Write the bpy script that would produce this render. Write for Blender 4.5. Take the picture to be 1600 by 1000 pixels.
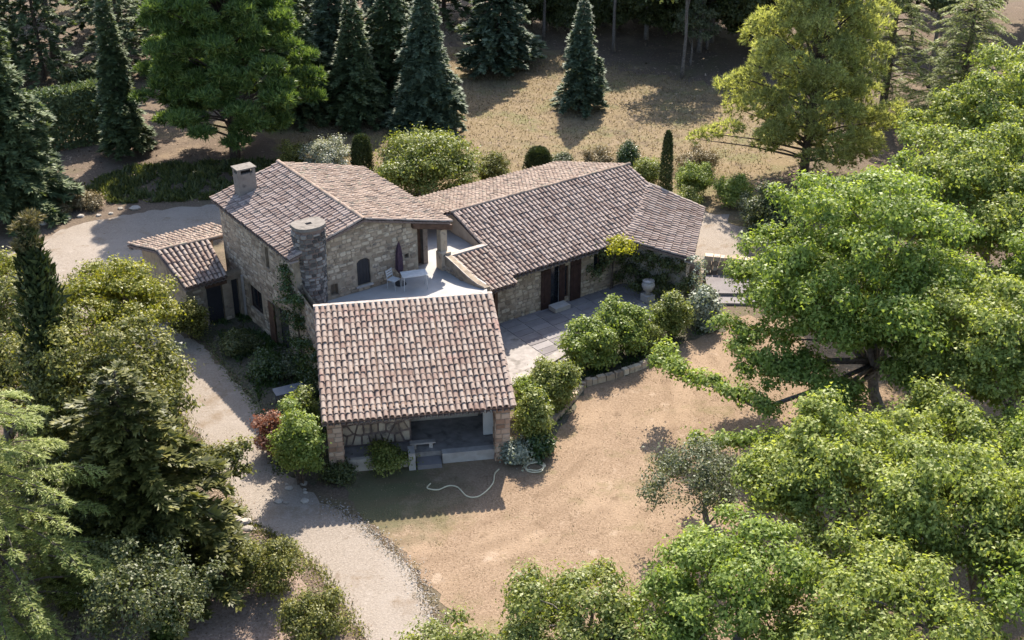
import bpy, math, random
import numpy as np
from mathutils import Vector, Matrix

for o in list(bpy.data.objects):
    bpy.data.objects.remove(o, do_unlink=True)
SC = bpy.context.scene
COL = SC.collection
PI = math.pi
R = math.radians

# ------------------------------------------------------------------ camera
cd = bpy.data.cameras.new('camera')
cam = bpy.data.objects.new('camera', cd)
COL.objects.link(cam)
cam.location = (0, 0, 28)
cam.rotation_euler = (R(62), 0, 0)
cd.sensor_width = 36
cd.lens = 44.26
cd.clip_start = 0.5
cd.clip_end = 3000
SC.camera = cam

# ------------------------------------------------------------------ sky, sun, exposure
SUN_EL, SUN_AZ = R(45), R(8.6)          # high sun behind the house, a little to the right
w = bpy.data.worlds.new('World')
SC.world = w
w.use_nodes = True
wn = w.node_tree
sky = wn.nodes.new('ShaderNodeTexSky')
sky.sky_type = 'NISHITA'
sky.sun_disc = False
sky.sun_elevation = SUN_EL
sky.sun_rotation = SUN_AZ
sky.air_density = 1.0
sky.dust_density = 1.5
bg = wn.nodes['Background']
bg.inputs['Strength'].default_value = 0.15
wn.links.new(sky.outputs[0], bg.inputs[0])
sd = bpy.data.lights.new('sun', 'SUN')
sd.energy = 5.0
sd.angle = R(0.5)
sd.color = (1.0, 0.92, 0.80)
sun = bpy.data.objects.new('sun', sd)
COL.objects.link(sun)
to_sun = Vector((math.sin(SUN_AZ) * math.cos(SUN_EL), math.cos(SUN_AZ) * math.cos(SUN_EL), math.sin(SUN_EL)))
sun.rotation_euler = to_sun.to_track_quat('Z', 'Y').to_euler()
sun.location = (0, 0, 60)
SC.view_settings.view_transform = 'Standard'
SC.view_settings.look = 'None'
SC.view_settings.exposure = 1.4
SC.view_settings.gamma = 1.0
SC.view_settings.use_curve_mapping = False

# ------------------------------------------------------------------ helpers: objects
def props(o, label=None, cat=None, group=None, kind=None):
    if label: o['label'] = label
    if cat: o['category'] = cat
    if group: o['group'] = group
    if kind: o['kind'] = kind
    return o

def thing(name, label, cat, loc=(0, 0, 0), group=None):
    o = bpy.data.objects.new(name, None)
    o.empty_display_size = 0.3
    COL.objects.link(o)
    o.location = loc
    return props(o, label, cat, group)

def abs_loc(o):
    v = Vector((0, 0, 0))
    while o is not None:
        v += o.location
        o = o.parent
    return v

def mesh_np(name, V, F, mat=None, smooth=False):
    """V (n,3) array, F (m,k) array of equal faces."""
    V = np.asarray(V, dtype=np.float32)
    F = np.asarray(F, dtype=np.int32)
    me = bpy.data.meshes.new(name)
    m, k = F.shape
    me.vertices.add(len(V)); me.vertices.foreach_set('co', V.ravel())
    me.loops.add(m * k); me.loops.foreach_set('vertex_index', F.ravel())
    me.polygons.add(m)
    me.polygons.foreach_set('loop_start', np.arange(0, m * k, k, dtype=np.int32))
    me.polygons.foreach_set('loop_total', np.full(m, k, dtype=np.int32))
    sm = np.zeros(m, dtype=bool)
    if smooth is True: sm[:] = True
    elif smooth: sm[:] = (np.arange(m) % (2 * smooth)) < smooth      # tiles: rounded back smooth, cut end sharp
    me.polygons.foreach_set('use_smooth', sm)
    me.update(calc_edges=True)
    if mat: me.materials.append(mat)
    return me

class MB:
    """collects vertices and faces in world coordinates, links them as ONE mesh object"""
    def __init__(s): s.v, s.f = [], []
    def add(s, vs, fs):
        b = len(s.v)
        s.v += [tuple(p) for p in vs]
        s.f += [tuple(i + b for i in f) for f in fs]
        return s
    def prism(s, bottom, top):
        n = len(bottom)
        fs = [tuple(range(n))[::-1], tuple(range(n, 2 * n))]
        fs += [(i, (i + 1) % n, n + (i + 1) % n, n + i) for i in range(n)]
        return s.add(list(bottom) + list(top), fs)
    def poly(s, pts): return s.add(pts, [tuple(range(len(pts)))])
    def tube(s, pts, rad, n=6, cap=True):
        pts = [Vector(p) for p in pts]
        if not hasattr(rad, '__len__'): rad = [rad] * len(pts)
        vs = []
        for i, p in enumerate(pts):
            d = (pts[min(i + 1, len(pts) - 1)] - pts[max(i - 1, 0)]).normalized()
            a = d.cross(Vector((0.31, 0.17, 0.93) if abs(d.z) < 0.9 else (1, 0.2, 0))).normalized()
            b = d.cross(a)
            for k in range(n):
                t = 2 * PI * k / n
                vs.append(p + (a * math.cos(t) + b * math.sin(t)) * rad[i])
        fs = [(i * n + k, i * n + (k + 1) % n, (i + 1) * n + (k + 1) % n, (i + 1) * n + k)
              for i in range(len(pts) - 1) for k in range(n)]
        if cap: fs += [tuple(range(n))[::-1], tuple(range((len(pts) - 1) * n, len(pts) * n))]
        return s.add(vs, fs)
    def build(s, name, mat, parent=None, smooth=False, **kw):
        me = bpy.data.meshes.new(name)
        off = abs_loc(parent) if parent else Vector((0, 0, 0))
        me.from_pydata([(x - off.x, y - off.y, z - off.z) for x, y, z in s.v], [], s.f)
        if smooth:
            for p in me.polygons: p.use_smooth = True
        me.materials.append(mat)
        o = bpy.data.objects.new(name, me)
        COL.objects.link(o)
        if parent: o.parent = parent
        return props(o, **kw)

def link_np(name, V, F, mat, parent=None, smooth=False, **kw):
    off = abs_loc(parent) if parent else Vector((0, 0, 0))
    me = mesh_np(name, np.asarray(V) - np.array(off), F, mat, smooth)
    o = bpy.data.objects.new(name, me)
    COL.objects.link(o)
    if parent: o.parent = parent
    return props(o, **kw)

def smooth_path(pts, n=8):
    out = []
    P_ = [Vector(p) for p in pts]
    P_ = [P_[0]] + P_ + [P_[-1]]
    for i in range(1, len(P_) - 2):
        for k in range(n):
            t = k / n; p0, p1, p2, p3 = P_[i - 1:i + 3]
            out.append(.5 * ((2 * p1) + (p2 - p0) * t + (2 * p0 - 5 * p1 + 4 * p2 - p3) * t * t + (3 * p1 - p0 - 3 * p2 + p3) * t ** 3))
    out.append(P_[-2]); return out

# ------------------------------------------------------------------ materials

def mat_noise(name, stops, scale=4.0, rand=None, randw=0.5, bump=0.3, bscale=None, rough=0.85, spec=0.2,
              spots=None, detail=8.0, dist=0.02):
    """colour ramp over noise, mixed with a per-object or per-island random; spots = (colour, scale, threshold)"""
    m = bpy.data.materials.new(name); m.use_nodes = True
    nt = m.node_tree; N = nt.nodes; L = nt.links
    bs = N['Principled BSDF']
    bs.inputs['Roughness'].default_value = rough
    bs.inputs['Specular IOR Level'].default_value = spec
    geo = N.new('ShaderNodeNewGeometry')
    nz = N.new('ShaderNodeTexNoise'); nz.inputs['Scale'].default_value = scale; nz.inputs['Detail'].default_value = detail
    L.new(geo.outputs['Position'], nz.inputs['Vector'])
    fac = nz.outputs[0]
    if rand:
        src = N.new('ShaderNodeObjectInfo').outputs['Random'] if rand == 'object' else geo.outputs['Random Per Island']
        mx = N.new('ShaderNodeMix'); mx.data_type = 'FLOAT'
        mx.inputs[0].default_value = randw
        L.new(fac, mx.inputs[2]); L.new(src, mx.inputs[3]); fac = mx.outputs[0]
    cr = N.new('ShaderNodeValToRGB')
    el = cr.color_ramp.elements
    el[0].position, el[0].color = stops[0][0], (*stops[0][1], 1)
    el[1].position, el[1].color = stops[-1][0], (*stops[-1][1], 1)
    for p, c in stops[1:-1]:
        e = el.new(p); e.color = (*c, 1)
    L.new(fac, cr.inputs[0])
    col = cr.outputs[0]
    for sp in (spots or []):
        c, sc, lo, hi = sp
        n2 = N.new('ShaderNodeTexNoise'); n2.inputs['Scale'].default_value = sc; n2.inputs['Detail'].default_value = 6
        L.new(geo.outputs['Position'], n2.inputs['Vector'])
        mr = N.new('ShaderNodeMapRange'); mr.inputs[1].default_value = lo; mr.inputs[2].default_value = hi
        L.new(n2.outputs[0], mr.inputs[0])
        mc = N.new('ShaderNodeMix'); mc.data_type = 'RGBA'
        L.new(mr.outputs[0], mc.inputs[0]); L.new(col, mc.inputs[6]); mc.inputs[7].default_value = (*c, 1)
        col = mc.outputs[2]
    L.new(col, bs.inputs['Base Color'])
    if bump:
        nb = N.new('ShaderNodeTexNoise'); nb.inputs['Scale'].default_value = bscale or scale * 4; nb.inputs['Detail'].default_value = 10
        L.new(geo.outputs['Position'], nb.inputs['Vector'])
        bp = N.new('ShaderNodeBump'); bp.inputs['Strength'].default_value = bump; bp.inputs['Distance'].default_value = dist
        L.new(nb.outputs[0], bp.inputs['Height']); L.new(bp.outputs[0], bs.inputs['Normal'])
    return m

def mat_leaf(name, dark, mid, light, trans=0.35, rough=0.5, spec=0.35, nscale=0.7, tcol=None):
    m = bpy.data.materials.new(name); m.use_nodes = True
    nt = m.node_tree; N = nt.nodes; L = nt.links
    bs = N['Principled BSDF']
    bs.inputs['Roughness'].default_value = rough
    bs.inputs['Specular IOR Level'].default_value = spec
    geo = N.new('ShaderNodeNewGeometry')
    nz = N.new('ShaderNodeTexNoise'); nz.inputs['Scale'].default_value = nscale; nz.inputs['Detail'].default_value = 3
    L.new(geo.outputs['Position'], nz.inputs['Vector'])
    mx = N.new('ShaderNodeMix'); mx.data_type = 'FLOAT'; mx.inputs[0].default_value = 0.55
    L.new(nz.outputs[0], mx.inputs[2]); L.new(geo.outputs['Random Per Island'], mx.inputs[3])
    cr = N.new('ShaderNodeValToRGB'); el = cr.color_ramp.elements
    el[0].position, el[0].color = 0.15, (*dark, 1)
    el[1].position, el[1].color = 0.85, (*light, 1)
    e = el.new(0.5); e.color = (*mid, 1)
    L.new(mx.outputs[0], cr.inputs[0]); L.new(cr.outputs[0], bs.inputs['Base Color'])
    tr = N.new('ShaderNodeBsdfTranslucent')
    hs = N.new('ShaderNodeMix'); hs.data_type = 'RGBA'; hs.blend_type = 'MULTIPLY'; hs.inputs[0].default_value = 1
    hs.inputs[7].default_value = (*(tcol or (1.5, 1.5, 0.7)), 1)
    L.new(cr.outputs[0], hs.inputs[6]); L.new(hs.outputs[2], tr.inputs[0])
    ms = N.new('ShaderNodeMixShader'); ms.inputs[0].default_value = trans
    L.new(bs.outputs[0], ms.inputs[1]); L.new(tr.outputs[0], ms.inputs[2])
    L.new(ms.outputs[0], N['Material Output'].inputs['Surface'])
    return m

def mat_plain(name, col, rough=0.6, spec=0.3, metal=0.0):
    return mat_noise(name, [(0.3, tuple(c * 0.85 for c in col)), (0.7, tuple(min(1, c * 1.12) for c in col))], 6, bump=0.08, rough=rough, spec=spec)

M = {}
TILE = [(0.12, (0.123, 0.076, 0.061)), (0.30, (0.192, 0.135, 0.110)), (0.48, (0.232, 0.181, 0.150)), (0.66, (0.260, 0.212, 0.180)), (0.88, (0.286, 0.240, 0.207))]
LICHEN = [((0.124, 0.100, 0.088), 6.0, .60, .74), ((0.237, 0.152, 0.126), .9, .60, .72), ((0.299, 0.276, 0.252), 13.0, .62, .74)]
M['tile_one'] = mat_noise('clay_tile_single', TILE, 1.6, 'object', 0.36, 0.25, 40, 0.88, 0.12, LICHEN)
M['tile_many'] = mat_noise('clay_tile_laid', TILE, 1.6, 'island', 0.36, 0.25, 40, 0.88, 0.12, LICHEN)
TILE2 = [(0.12, (0.127, 0.090, 0.075)), (0.30, (0.189, 0.139, 0.117)), (0.48, (0.241, 0.188, 0.160)), (0.66, (0.270, 0.214, 0.186)), (0.88, (0.298, 0.243, 0.211))]
LICHEN2 = [((0.115, 0.102, 0.096), 2.6, .56, .70), ((0.207, 0.153, 0.134), 1.0, .60, .74), ((0.283, 0.263, 0.249), 12.0, .60, .74)]
M['tile_old'] = mat_noise('clay_tile_weathered', TILE2, 1.5, 'island', 0.5, 0.3, 40, 0.9, 0.12, LICHEN2)
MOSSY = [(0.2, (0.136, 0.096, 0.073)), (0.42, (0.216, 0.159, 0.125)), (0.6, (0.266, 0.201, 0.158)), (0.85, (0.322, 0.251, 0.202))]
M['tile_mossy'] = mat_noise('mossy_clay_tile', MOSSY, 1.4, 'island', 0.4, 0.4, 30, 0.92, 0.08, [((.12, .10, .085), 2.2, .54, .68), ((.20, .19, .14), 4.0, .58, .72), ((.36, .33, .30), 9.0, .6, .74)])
M['channel'] = mat_noise('grimy_channel_tile', [(.25, (.085, .06, .05)), (.75, (.19, .135, .115))], 3, bump=0.3)
M['cap'] = mat_noise('grey_chimney_cap', [(.3, (0.118, 0.102, 0.088)), (.7, (0.180, 0.159, 0.137))], 5, bump=0.4, spots=[((0.074, 0.066, 0.057), 4, .55, .7)])
M['chim_plaster'] = mat_noise('grey_brown_plaster', [(.3, (0.143, 0.120, 0.105)), (.7, (0.210, 0.184, 0.161))], 3, bump=0.4, spots=[((0.090, 0.075, 0.068), 3, .55, .7)])
M['patio_base'] = mat_noise('worn_paving_bed', [(.3, (.19, .17, .155)), (.7, (.29, .26, .24))], 3, bump=0.4, spots=[((.13, .115, .10), 2, .55, .7)])
M['deck'] = mat_noise('roof_mortar', [(.3, (.10, .07, .06)), (.7, (.19, .14, .12))], 8, bump=0.4)
M['coping'] = mat_noise('lime_coping', [(.3, (0.243, 0.207, 0.180)), (.7, (0.378, 0.333, 0.297))], 5, bump=0.4, spots=[((0.180, 0.162, 0.144), 4, .55, .7)])
M['mortar'] = mat_noise('lime_mortar', [(.3, (0.210, 0.165, 0.118)), (.7, (0.345, 0.276, 0.201))], 3, bump=0.6, bscale=30, spots=[((0.146, 0.117, 0.087), 2.2, .52, .7)])
STONE = [(0.1, (0.160, 0.119, 0.089)), (0.35, (0.288, 0.218, 0.156)), (0.6, (0.405, 0.322, 0.237)), (0.85, (0.501, 0.416, 0.317))]
M['stone_one'] = mat_noise('limestone_single', STONE, 5, 'object', 0.6, 0.6, 25, 0.9, 0.15, [((.12, .10, .09), 3, .56, .72)])
M['stone_many'] = mat_noise('limestone_laid', STONE, 5, 'island', 0.6, 0.6, 25, 0.9, 0.15, [((.12, .10, .09), 3, .56, .72)])
M['stone_red'] = mat_noise('reddish_limestone', [(0.15, (.20, .12, .08)), (.5, (.37, .24, .165)), (.85, (.47, .36, .27))], 5, 'object', 0.6, 0.5, 25, 0.9, 0.15)
M['stone_grey'] = mat_noise('grey_chimney_stone', [(0.12, (.055, .05, .047)), (.5, (.13, .118, .108)), (.8, (.27, .245, .22))], 6, 'island', 0.8, 0.6, 25)
M['paving'] = mat_noise('paving_stone', [(.25, (.13, .115, .115)), (.75, (.22, .20, .195))], 2, 'object', 0.4, 0.4, 20)
M['pale_stone'] = mat_noise('pale_stone', [(.3, (.29, .26, .235)), (.7, (.40, .365, .335))], 3, bump=0.3, spots=[((.3, .27, .24), 2.5, .55, .7)])
M['terrace'] = mat_noise('terrace_screed', [(.3, (0.263, 0.250, 0.237)), (.7, (0.332, 0.318, 0.304))], 1.5, bump=0.2, bscale=20)
M['plaster'] = mat_noise('beige_plaster', [(.3, (0.306, 0.255, 0.204)), (.7, (0.425, 0.365, 0.297))], 2, bump=0.3, bscale=18)
M['plaster_w'] = mat_noise('white_plaster', [(.3, (0.496, 0.472, 0.440)), (.7, (0.600, 0.576, 0.544))], 2, bump=0.2, bscale=18)
M['wood'] = mat_noise('brown_timber', [(.25, (.055, .03, .02)), (.75, (.13, .075, .05))], 4, bump=0.4, rough=0.7)
M['shutter'] = mat_noise('dark_shutter', [(.3, (0.027, 0.014, 0.012)), (.7, (0.051, 0.028, 0.023))], 4, bump=0.3, rough=0.6)
M['glass'] = mat_plain('dark_window_glass', (.018, .02, .024), rough=0.08, spec=0.6)
M['dark'] = mat_plain('dark_room_interior', (.02, .018, .017), rough=0.9, spec=0.0)
M['white'] = mat_plain('white_garden_paint', (.42, .42, .415), rough=0.5)
M['purple'] = mat_noise('faded_purple_canvas', [(.3, (0.035, 0.021, 0.032)), (.7, (0.070, 0.042, 0.056))], 6, bump=0.3)
M['metal'] = mat_plain('grey_metal', (.10, .115, .14), rough=0.4, spec=0.6)
M['black'] = mat_plain('blackened_timber', (.03, .028, .03), rough=0.7)
M['hose'] = mat_plain('pale_hose', (.50, .44, .30), rough=0.5)
M['bark'] = mat_noise('bark', [(.3, (.045, .035, .028)), (.7, (.13, .10, .08))], 9, bump=0.7, rough=0.95)
M['bark_grey'] = mat_noise('grey_bark', [(.3, (.08, .068, .058)), (.7, (.20, .17, .145))], 9, bump=0.7, rough=0.95)
M['rock'] = mat_noise('pale_rock', [(.2, (0.196, 0.170, 0.139)), (.8, (0.385, 0.347, 0.304))], 4, 'object', 0.5, 0.6, 20)

def mat_ground(name, stops, bigs, bump=0.5, fine=14, green=None, tracks=None):
    """fine noise ramp, then broad patches, then a green patch round a point, then mown tracks"""
    m = bpy.data.materials.new(name); m.use_nodes = True
    nt = m.node_tree; N = nt.nodes; L = nt.links
    bs = N['Principled BSDF']; bs.inputs['Roughness'].default_value = 0.95; bs.inputs['Specular IOR Level'].default_value = 0.08
    geo = N.new('ShaderNodeNewGeometry')
    def noise(sc, det=8, rough=0.6):
        n = N.new('ShaderNodeTexNoise'); n.inputs['Scale'].default_value = sc; n.inputs['Detail'].default_value = det
        n.inputs['Roughness'].default_value = rough
        L.new(geo.outputs['Position'], n.inputs['Vector']); return n.outputs[0]
    cr = N.new('ShaderNodeValToRGB'); el = cr.color_ramp.elements
    el[0].position, el[0].color = stops[0][0], (*stops[0][1], 1)
    el[1].position, el[1].color = stops[-1][0], (*stops[-1][1], 1)
    for p, c in stops[1:-1]:
        e = el.new(p); e.color = (*c, 1)
    L.new(noise(fine, 12, 0.75), cr.inputs[0]); col = cr.outputs[0]
    def mixin(fac, c):
        nonlocal col
        mc = N.new('ShaderNodeMix'); mc.data_type = 'RGBA'
        L.new(fac, mc.inputs[0]); L.new(col, mc.inputs[6]); mc.inputs[7].default_value = (*c, 1); col = mc.outputs[2]
    def rng(x, a, b, c=0., d=1.):
        r = N.new('ShaderNodeMapRange'); L.new(x, r.inputs[0])
        for i, v in enumerate((a, b, c, d)): r.inputs[1 + i].default_value = v
        return r.outputs[0]
    for c, sc, lo, hi, amt in bigs:
        mixin(rng(noise(sc, 7, 0.65), lo, hi, 0, amt), c)
    if green:
        (gx, gy), rad, c, amt = green
        sub = N.new('ShaderNodeVectorMath'); sub.operation = 'SUBTRACT'; sub.inputs[1].default_value = (gx, gy, 0)
        L.new(geo.outputs['Position'], sub.inputs[0])
        ln = N.new('ShaderNodeVectorMath'); ln.operation = 'LENGTH'; L.new(sub.outputs[0], ln.inputs[0])
        ad = N.new('ShaderNodeMath'); ad.operation = 'MULTIPLY_ADD'; ad.inputs[1].default_value = 5.0
        L.new(noise(0.9), ad.inputs[0]); L.new(ln.outputs['Value'], ad.inputs[2])
        mixin(rng(ad.outputs[0], rad + 2.5, rad + 0.5, 0, amt), c)
    if tracks:
        (tx, ty), sc, c, amt = tracks
        mp = N.new('ShaderNodeMapping'); mp.inputs['Location'].default_value = (-tx, -ty, 0)
        L.new(geo.outputs['Position'], mp.inputs[0])
        wv = N.new('ShaderNodeTexWave'); wv.wave_type = 'RINGS'; wv.rings_direction = 'Z'
        wv.inputs['Scale'].default_value = sc; wv.inputs['Distortion'].default_value = 3.5; wv.inputs['Detail'].default_value = 3; wv.inputs['Detail Scale'].default_value = 0.6
        L.new(mp.outputs[0], wv.inputs[0])
        mul = N.new('ShaderNodeMath'); mul.operation = 'MULTIPLY'
        L.new(rng(wv.outputs['Fac'], 0.55, 0.95, 0, amt), mul.inputs[0]); L.new(rng(noise(0.35), .42, .6), mul.inputs[1])
        mixin(mul.outputs[0], c)
    L.new(col, bs.inputs['Base Color'])
    bp = N.new('ShaderNodeBump'); bp.inputs['Strength'].default_value = bump; bp.inputs['Distance'].default_value = 0.06
    L.new(noise(fine * 1.3, 10, 0.7), bp.inputs['Height']); L.new(bp.outputs[0], bs.inputs['Normal'])
    return m

M['ground'] = mat_ground('wood_floor', [(.3, (0.056, 0.040, 0.030)), (.5, (0.112, 0.084, 0.062)), (.7, (0.184, 0.140, 0.104))],
                         [((0.104, 0.096, 0.048), .22, .5, .66, .6), ((0.224, 0.168, 0.112), .35, .54, .7, .6), ((0.072, 0.052, 0.040), .6, .56, .7, .7)], .8, 9)
M['lawn'] = mat_ground('dry_front_lawn', [(.28, (0.094, 0.063, 0.039)), (.5, (0.202, 0.142, 0.095)), (.72, (0.300, 0.222, 0.158))],
                       [((0.281, 0.204, 0.138), .3, .46, .62, .6), ((0.123, 0.108, 0.048), .5, .55, .68, .6), ((0.113, 0.076, 0.048), 1.7, .58, .68, .65), ((0.325, 0.248, 0.183), .9, .6, .70, .7), ((0.099, 0.090, 0.042), 3.5, .64, .72, .6)],
                       .7, 11, ((-5.2, 38.6), 3.6, (0.073, 0.080, 0.039), .8), ((-6, 46), .26, (0.133, 0.090, 0.057), .38))
M['rear_lawn'] = mat_ground('dry_rear_lawn', [(.28, (.085, .065, .038)), (.5, (.16, .12, .07)), (.72, (.24, .185, .115))],
                            [((.11, .115, .05), .3, .5, .64, .65), ((.20, .15, .10), .8, .54, .68, .7), ((.085, .065, .045), .45, .54, .66, .75), ((.27, .215, .14), 1.3, .6, .7, .6)], .7, 8)
M['gravel'] = mat_ground('pale_gravel', [(.25, (0.128, 0.105, 0.084)), (.5, (0.221, 0.186, 0.153)), (.75, (0.315, 0.270, 0.228))],
                         [((0.260, 0.224, 0.191), .4, .45, .65, .6), ((0.165, 0.122, 0.084), .6, .55, .68, .75), ((0.132, 0.102, 0.074), 2.4, .6, .7, .6), ((0.310, 0.270, 0.233), 1.1, .6, .7, .6)], .6, 13)
M['bank'] = mat_ground('pinkish_bank', [(.28, (.13, .092, .07)), (.5, (.225, .165, .13)), (.72, (.32, .25, .205))], [((.10, .08, .055), .7, .54, .7, .7), ((.34, .28, .24), 1.2, .6, .72, .6)], .9, 9)
M['soil'] = mat_ground('bed_soil', [(.3, (0.045, 0.040, 0.030)), (.5, (0.086, 0.076, 0.056)), (.7, (0.135, 0.120, 0.090))], [((0.045, 0.060, 0.026), .7, .5, .65, .8)], .8, 10)

LF = {}
LF['walnut'] = mat_leaf('walnut_leaves', (.05, .08, .014), (.165, .225, .042), (.32, .36, .11), .40, .5, .22)
LF['oak'] = mat_leaf('oak_leaves', (.055, .08, .016), (.195, .235, .05), (.37, .39, .13), .40, .5, .22)
LF['yellowgreen'] = mat_leaf('yellow_green_leaves', (.07, .085, .010), (.18, .185, .020), (.29, .265, .045), .38)
LF['olive'] = mat_leaf('olive_brown_leaves', (.03, .036, .010), (.105, .112, .024), (.285, .265, .075), .34, .5, .25)
LF['darkoak'] = mat_leaf('dark_leaves', (.03, .042, .014), (.07, .085, .028), (.15, .155, .055), .28)
LF['greyleaf'] = mat_leaf('grey_green_leaves', (.04, .05, .025), (.095, .11, .055), (.19, .20, .115), .3, .5, .3)
LF['bush'] = mat_leaf('bush_leaves', (.06, .085, .014), (.155, .18, .036), (.27, .275, .085), .35)
LF['lime'] = mat_leaf('fresh_green_leaves', (.07, .11, .018), (.17, .22, .042), (.28, .315, .09), .38)
LF['vine'] = mat_leaf('yellow_vine_leaves', (.14, .15, .01), (.26, .26, .02), (.38, .35, .06), .4)
LF['ivy'] = mat_leaf('ivy_leaves', (.016, .035, .008), (.04, .07, .016), (.085, .12, .03), .2, .4, .4)
LF['silver'] = mat_leaf('silver_leaves', (.09, .11, .08), (.19, .215, .16), (.34, .36, .29), .2)
LF['white'] = mat_leaf('white_blossom_leaves', (.07, .09, .04), (.24, .245, .18), (.5, .49, .42), .25)
LF['red'] = mat_leaf('rust_leaves', (.09, .035, .02), (.22, .10, .06), (.36, .21, .13), .3, tcol=(1.5, 1.0, .7))
LF['straw'] = mat_leaf('straw_plants', (.09, .07, .03), (.20, .155, .08), (.31, .25, .14), .2, .5, .2, tcol=(1.2, 1.1, .7))
LF['spruce'] = mat_leaf('spruce_needles', (.04, .06, .026), (.085, .115, .05), (.18, .21, .09), .22, .6, .3)
LF['bluespruce'] = mat_leaf('blue_spruce_needles', (.042, .064, .036), (.092, .124, .072), (.185, .22, .13), .22, .6, .3)
LF['bright'] = mat_leaf('bright_conifer_needles', (.03, .055, .014), (.08, .13, .032), (.20, .255, .08), .32, .5, .3)
LF['pine'] = mat_leaf('pine_needles', (.10, .11, .035), (.27, .285, .105), (.46, .465, .21), .48, .55, .25)
LF['cedar'] = mat_leaf('cedar_needles', (.065, .085, .02), (.20, .235, .065), (.38, .40, .15), .40, .5, .25)
LF['olivecone'] = mat_leaf('olive_conifer_sprays', (.028, .034, .010), (.08, .086, .022), (.22, .205, .06), .28, .5, .25)
LF['cypress'] = mat_leaf('cypress_foliage', (.016, .026, .010), (.04, .056, .02), (.085, .10, .036), .14, .6, .25)
LF['deadcyp'] = mat_leaf('dry_cypress_foliage', (.06, .055, .022), (.13, .11, .045), (.23, .185, .09), .15, .6, .25)

# ------------------------------------------------------------------ ground, lawns, drive
def blob(name, pts, z, mat, jit=0.12, step=0.35, seed=1, **kw):
    rg = random.Random(seed)
    out = []
    n = len(pts)
    for i in range(n):
        a, b = Vector((*pts[i], 0)), Vector((*pts[(i + 1) % n], 0))
        k = max(1, int((b - a).length / step))
        nrm = Vector((-(b - a).y, (b - a).x, 0)).normalized()
        for j in range(k):
            q = a + (b - a) * (j / k) + nrm * (rg.gauss(0, jit) + jit * 1.2 * math.sin(j * 1.1 + i * 2.3))
            out.append((q.x, q.y, z))
    return MB().poly(out).build(name, mat, kind='structure', **kw)

MB().poly([(-350, -120, 0), (350, -120, 0), (350, 600, 0), (-350, 600, 0)]).build('ground', M['ground'], kind='structure')
blob('rear_lawn', [(-16, 78), (-12, 88), (-4.2, 101), (3.5, 98), (8.4, 93), (15.0, 89), (22, 78), (15, 70), (14, 61), (8.0, 66), (-2.4, 68), (-12, 72)], .004, M['rear_lawn'], .35, .7, 3)
blob('front_lawn', [(-7.3, 41), (-5.9, 38.2), (-5.3, 37.0), (-4.2, 35.7), (-3.2, 34.3), (-2.3, 32.7), (-1.7, 30.8), (-1.0, 27), (5.8, 22), (13.2, 25), (22, 38), (21, 50), (13.4, 53), (10.4, 53), (7.3, 50.9), (5, 49.5), (2.7, 47), (0.1, 42.5)], .008, M['lawn'], .09, .3, 4)
blob('driveway', [(-13.9, 49.9), (-12.6, 47.8), (-10.8, 45.2), (-9.4, 42.3), (-8.4, 39.8), (-7.1, 38.2), (-5.6, 37.0), (-4.5, 35.7), (-3.5, 34.3), (-2.8, 32.6), (-2.4, 30.8), (-1.9, 28.0), (-1, 20), (-4, 20), (-4.4, 28.0), (-4.7, 30.8), (-5.9, 33.0), (-6.8, 34.5), (-8.2, 35.9), (-9.5, 36.8), (-10.4, 38.3), (-11.7, 41.0), (-14.0, 44.8), (-15.8, 47.9), (-18.1, 51.4), (-22.2, 54.2), (-20.5, 56.2)], .014, M['gravel'], .055, .3, 5)
blob('road', [(-14.0, 67.6), (-16.4, 66.9), (-20.2, 65.9), (-23.7, 64.2), (-26.0, 61.4), (-27.4, 58.6), (-30.1, 54.7), (-40, 52), (-40, 47), (-28.8, 49.0), (-24.5, 52.3), (-22.0, 53.7), (-19.6, 58.8), (-15.8, 62.1), (-13, 64)], .018, M['gravel'], .08, .35, 6)
blob('courtyard_bed', [(-15.6, 53.4), (-13.7, 50.1), (-11.0, 45.7), (-9.6, 42.8), (-8.9, 40.2), (-7.6, 39.3), (-6.4, 40.2), (-7.0, 44), (-8.6, 49.0), (-12.6, 54.4), (-15.0, 55.7)], .022, M['soil'], .05, .3, 7)
blob('gravel_yard', [(9.6, 66.6), (11.9, 65.1), (14.0, 61.8), (13.8, 57.4), (9.6, 57.6), (9.0, 60)], .014, M['gravel'], .25, .4, 8)
blob('border_bed', [(0.1, 41.0), (1.2, 41.3), (2.5, 44.6), (3.1, 46.5), (4.4, 47.2), (6.0, 48.4), (6.6, 49.6), (8.1, 50.6), (10.0, 51.8), (10.2, 54.0), (6.0, 53.4), (3.2, 51.2), (2.2, 49.6), (0.6, 46.6), (0.1, 44)], .026, M['soil'], .1, .3, 9)
blob('stony_bank', [(-12.4, 38.5), (-10.6, 37.6), (-9.4, 36.2), (-7.6, 34.5), (-6.6, 32.6), (-5.2, 30.5), (-5, 26), (-14, 26), (-14, 34)], .018, M['bank'], .06, .3, 10)

# ------------------------------------------------------------------ the house: frames
A0 = R(35)
CA, SA = math.cos(A0), math.sin(A0)
def W(u, v, z=0.0): return Vector((u * CA - v * SA, u * SA + v * CA, z))
EU, EV, EZ = Vector((CA, SA, 0)), Vector((-SA, CA, 0)), Vector((0, 0, 1))
A1 = R(9.35)
CB, SB = math.cos(A1), math.sin(A1)
def Pp(a, b, z=0.0): return Vector((a * CB - b * SB, a * SB + b * CB, z))
EA, EB = Vector((CB, SB, 0)), Vector((-SB, CB, 0))

H = thing('stone_farmhouse', 'rambling stone farmhouse with clay tiled roofs, roof terrace and open porch', 'house', tuple(W(25, 46)))

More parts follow.
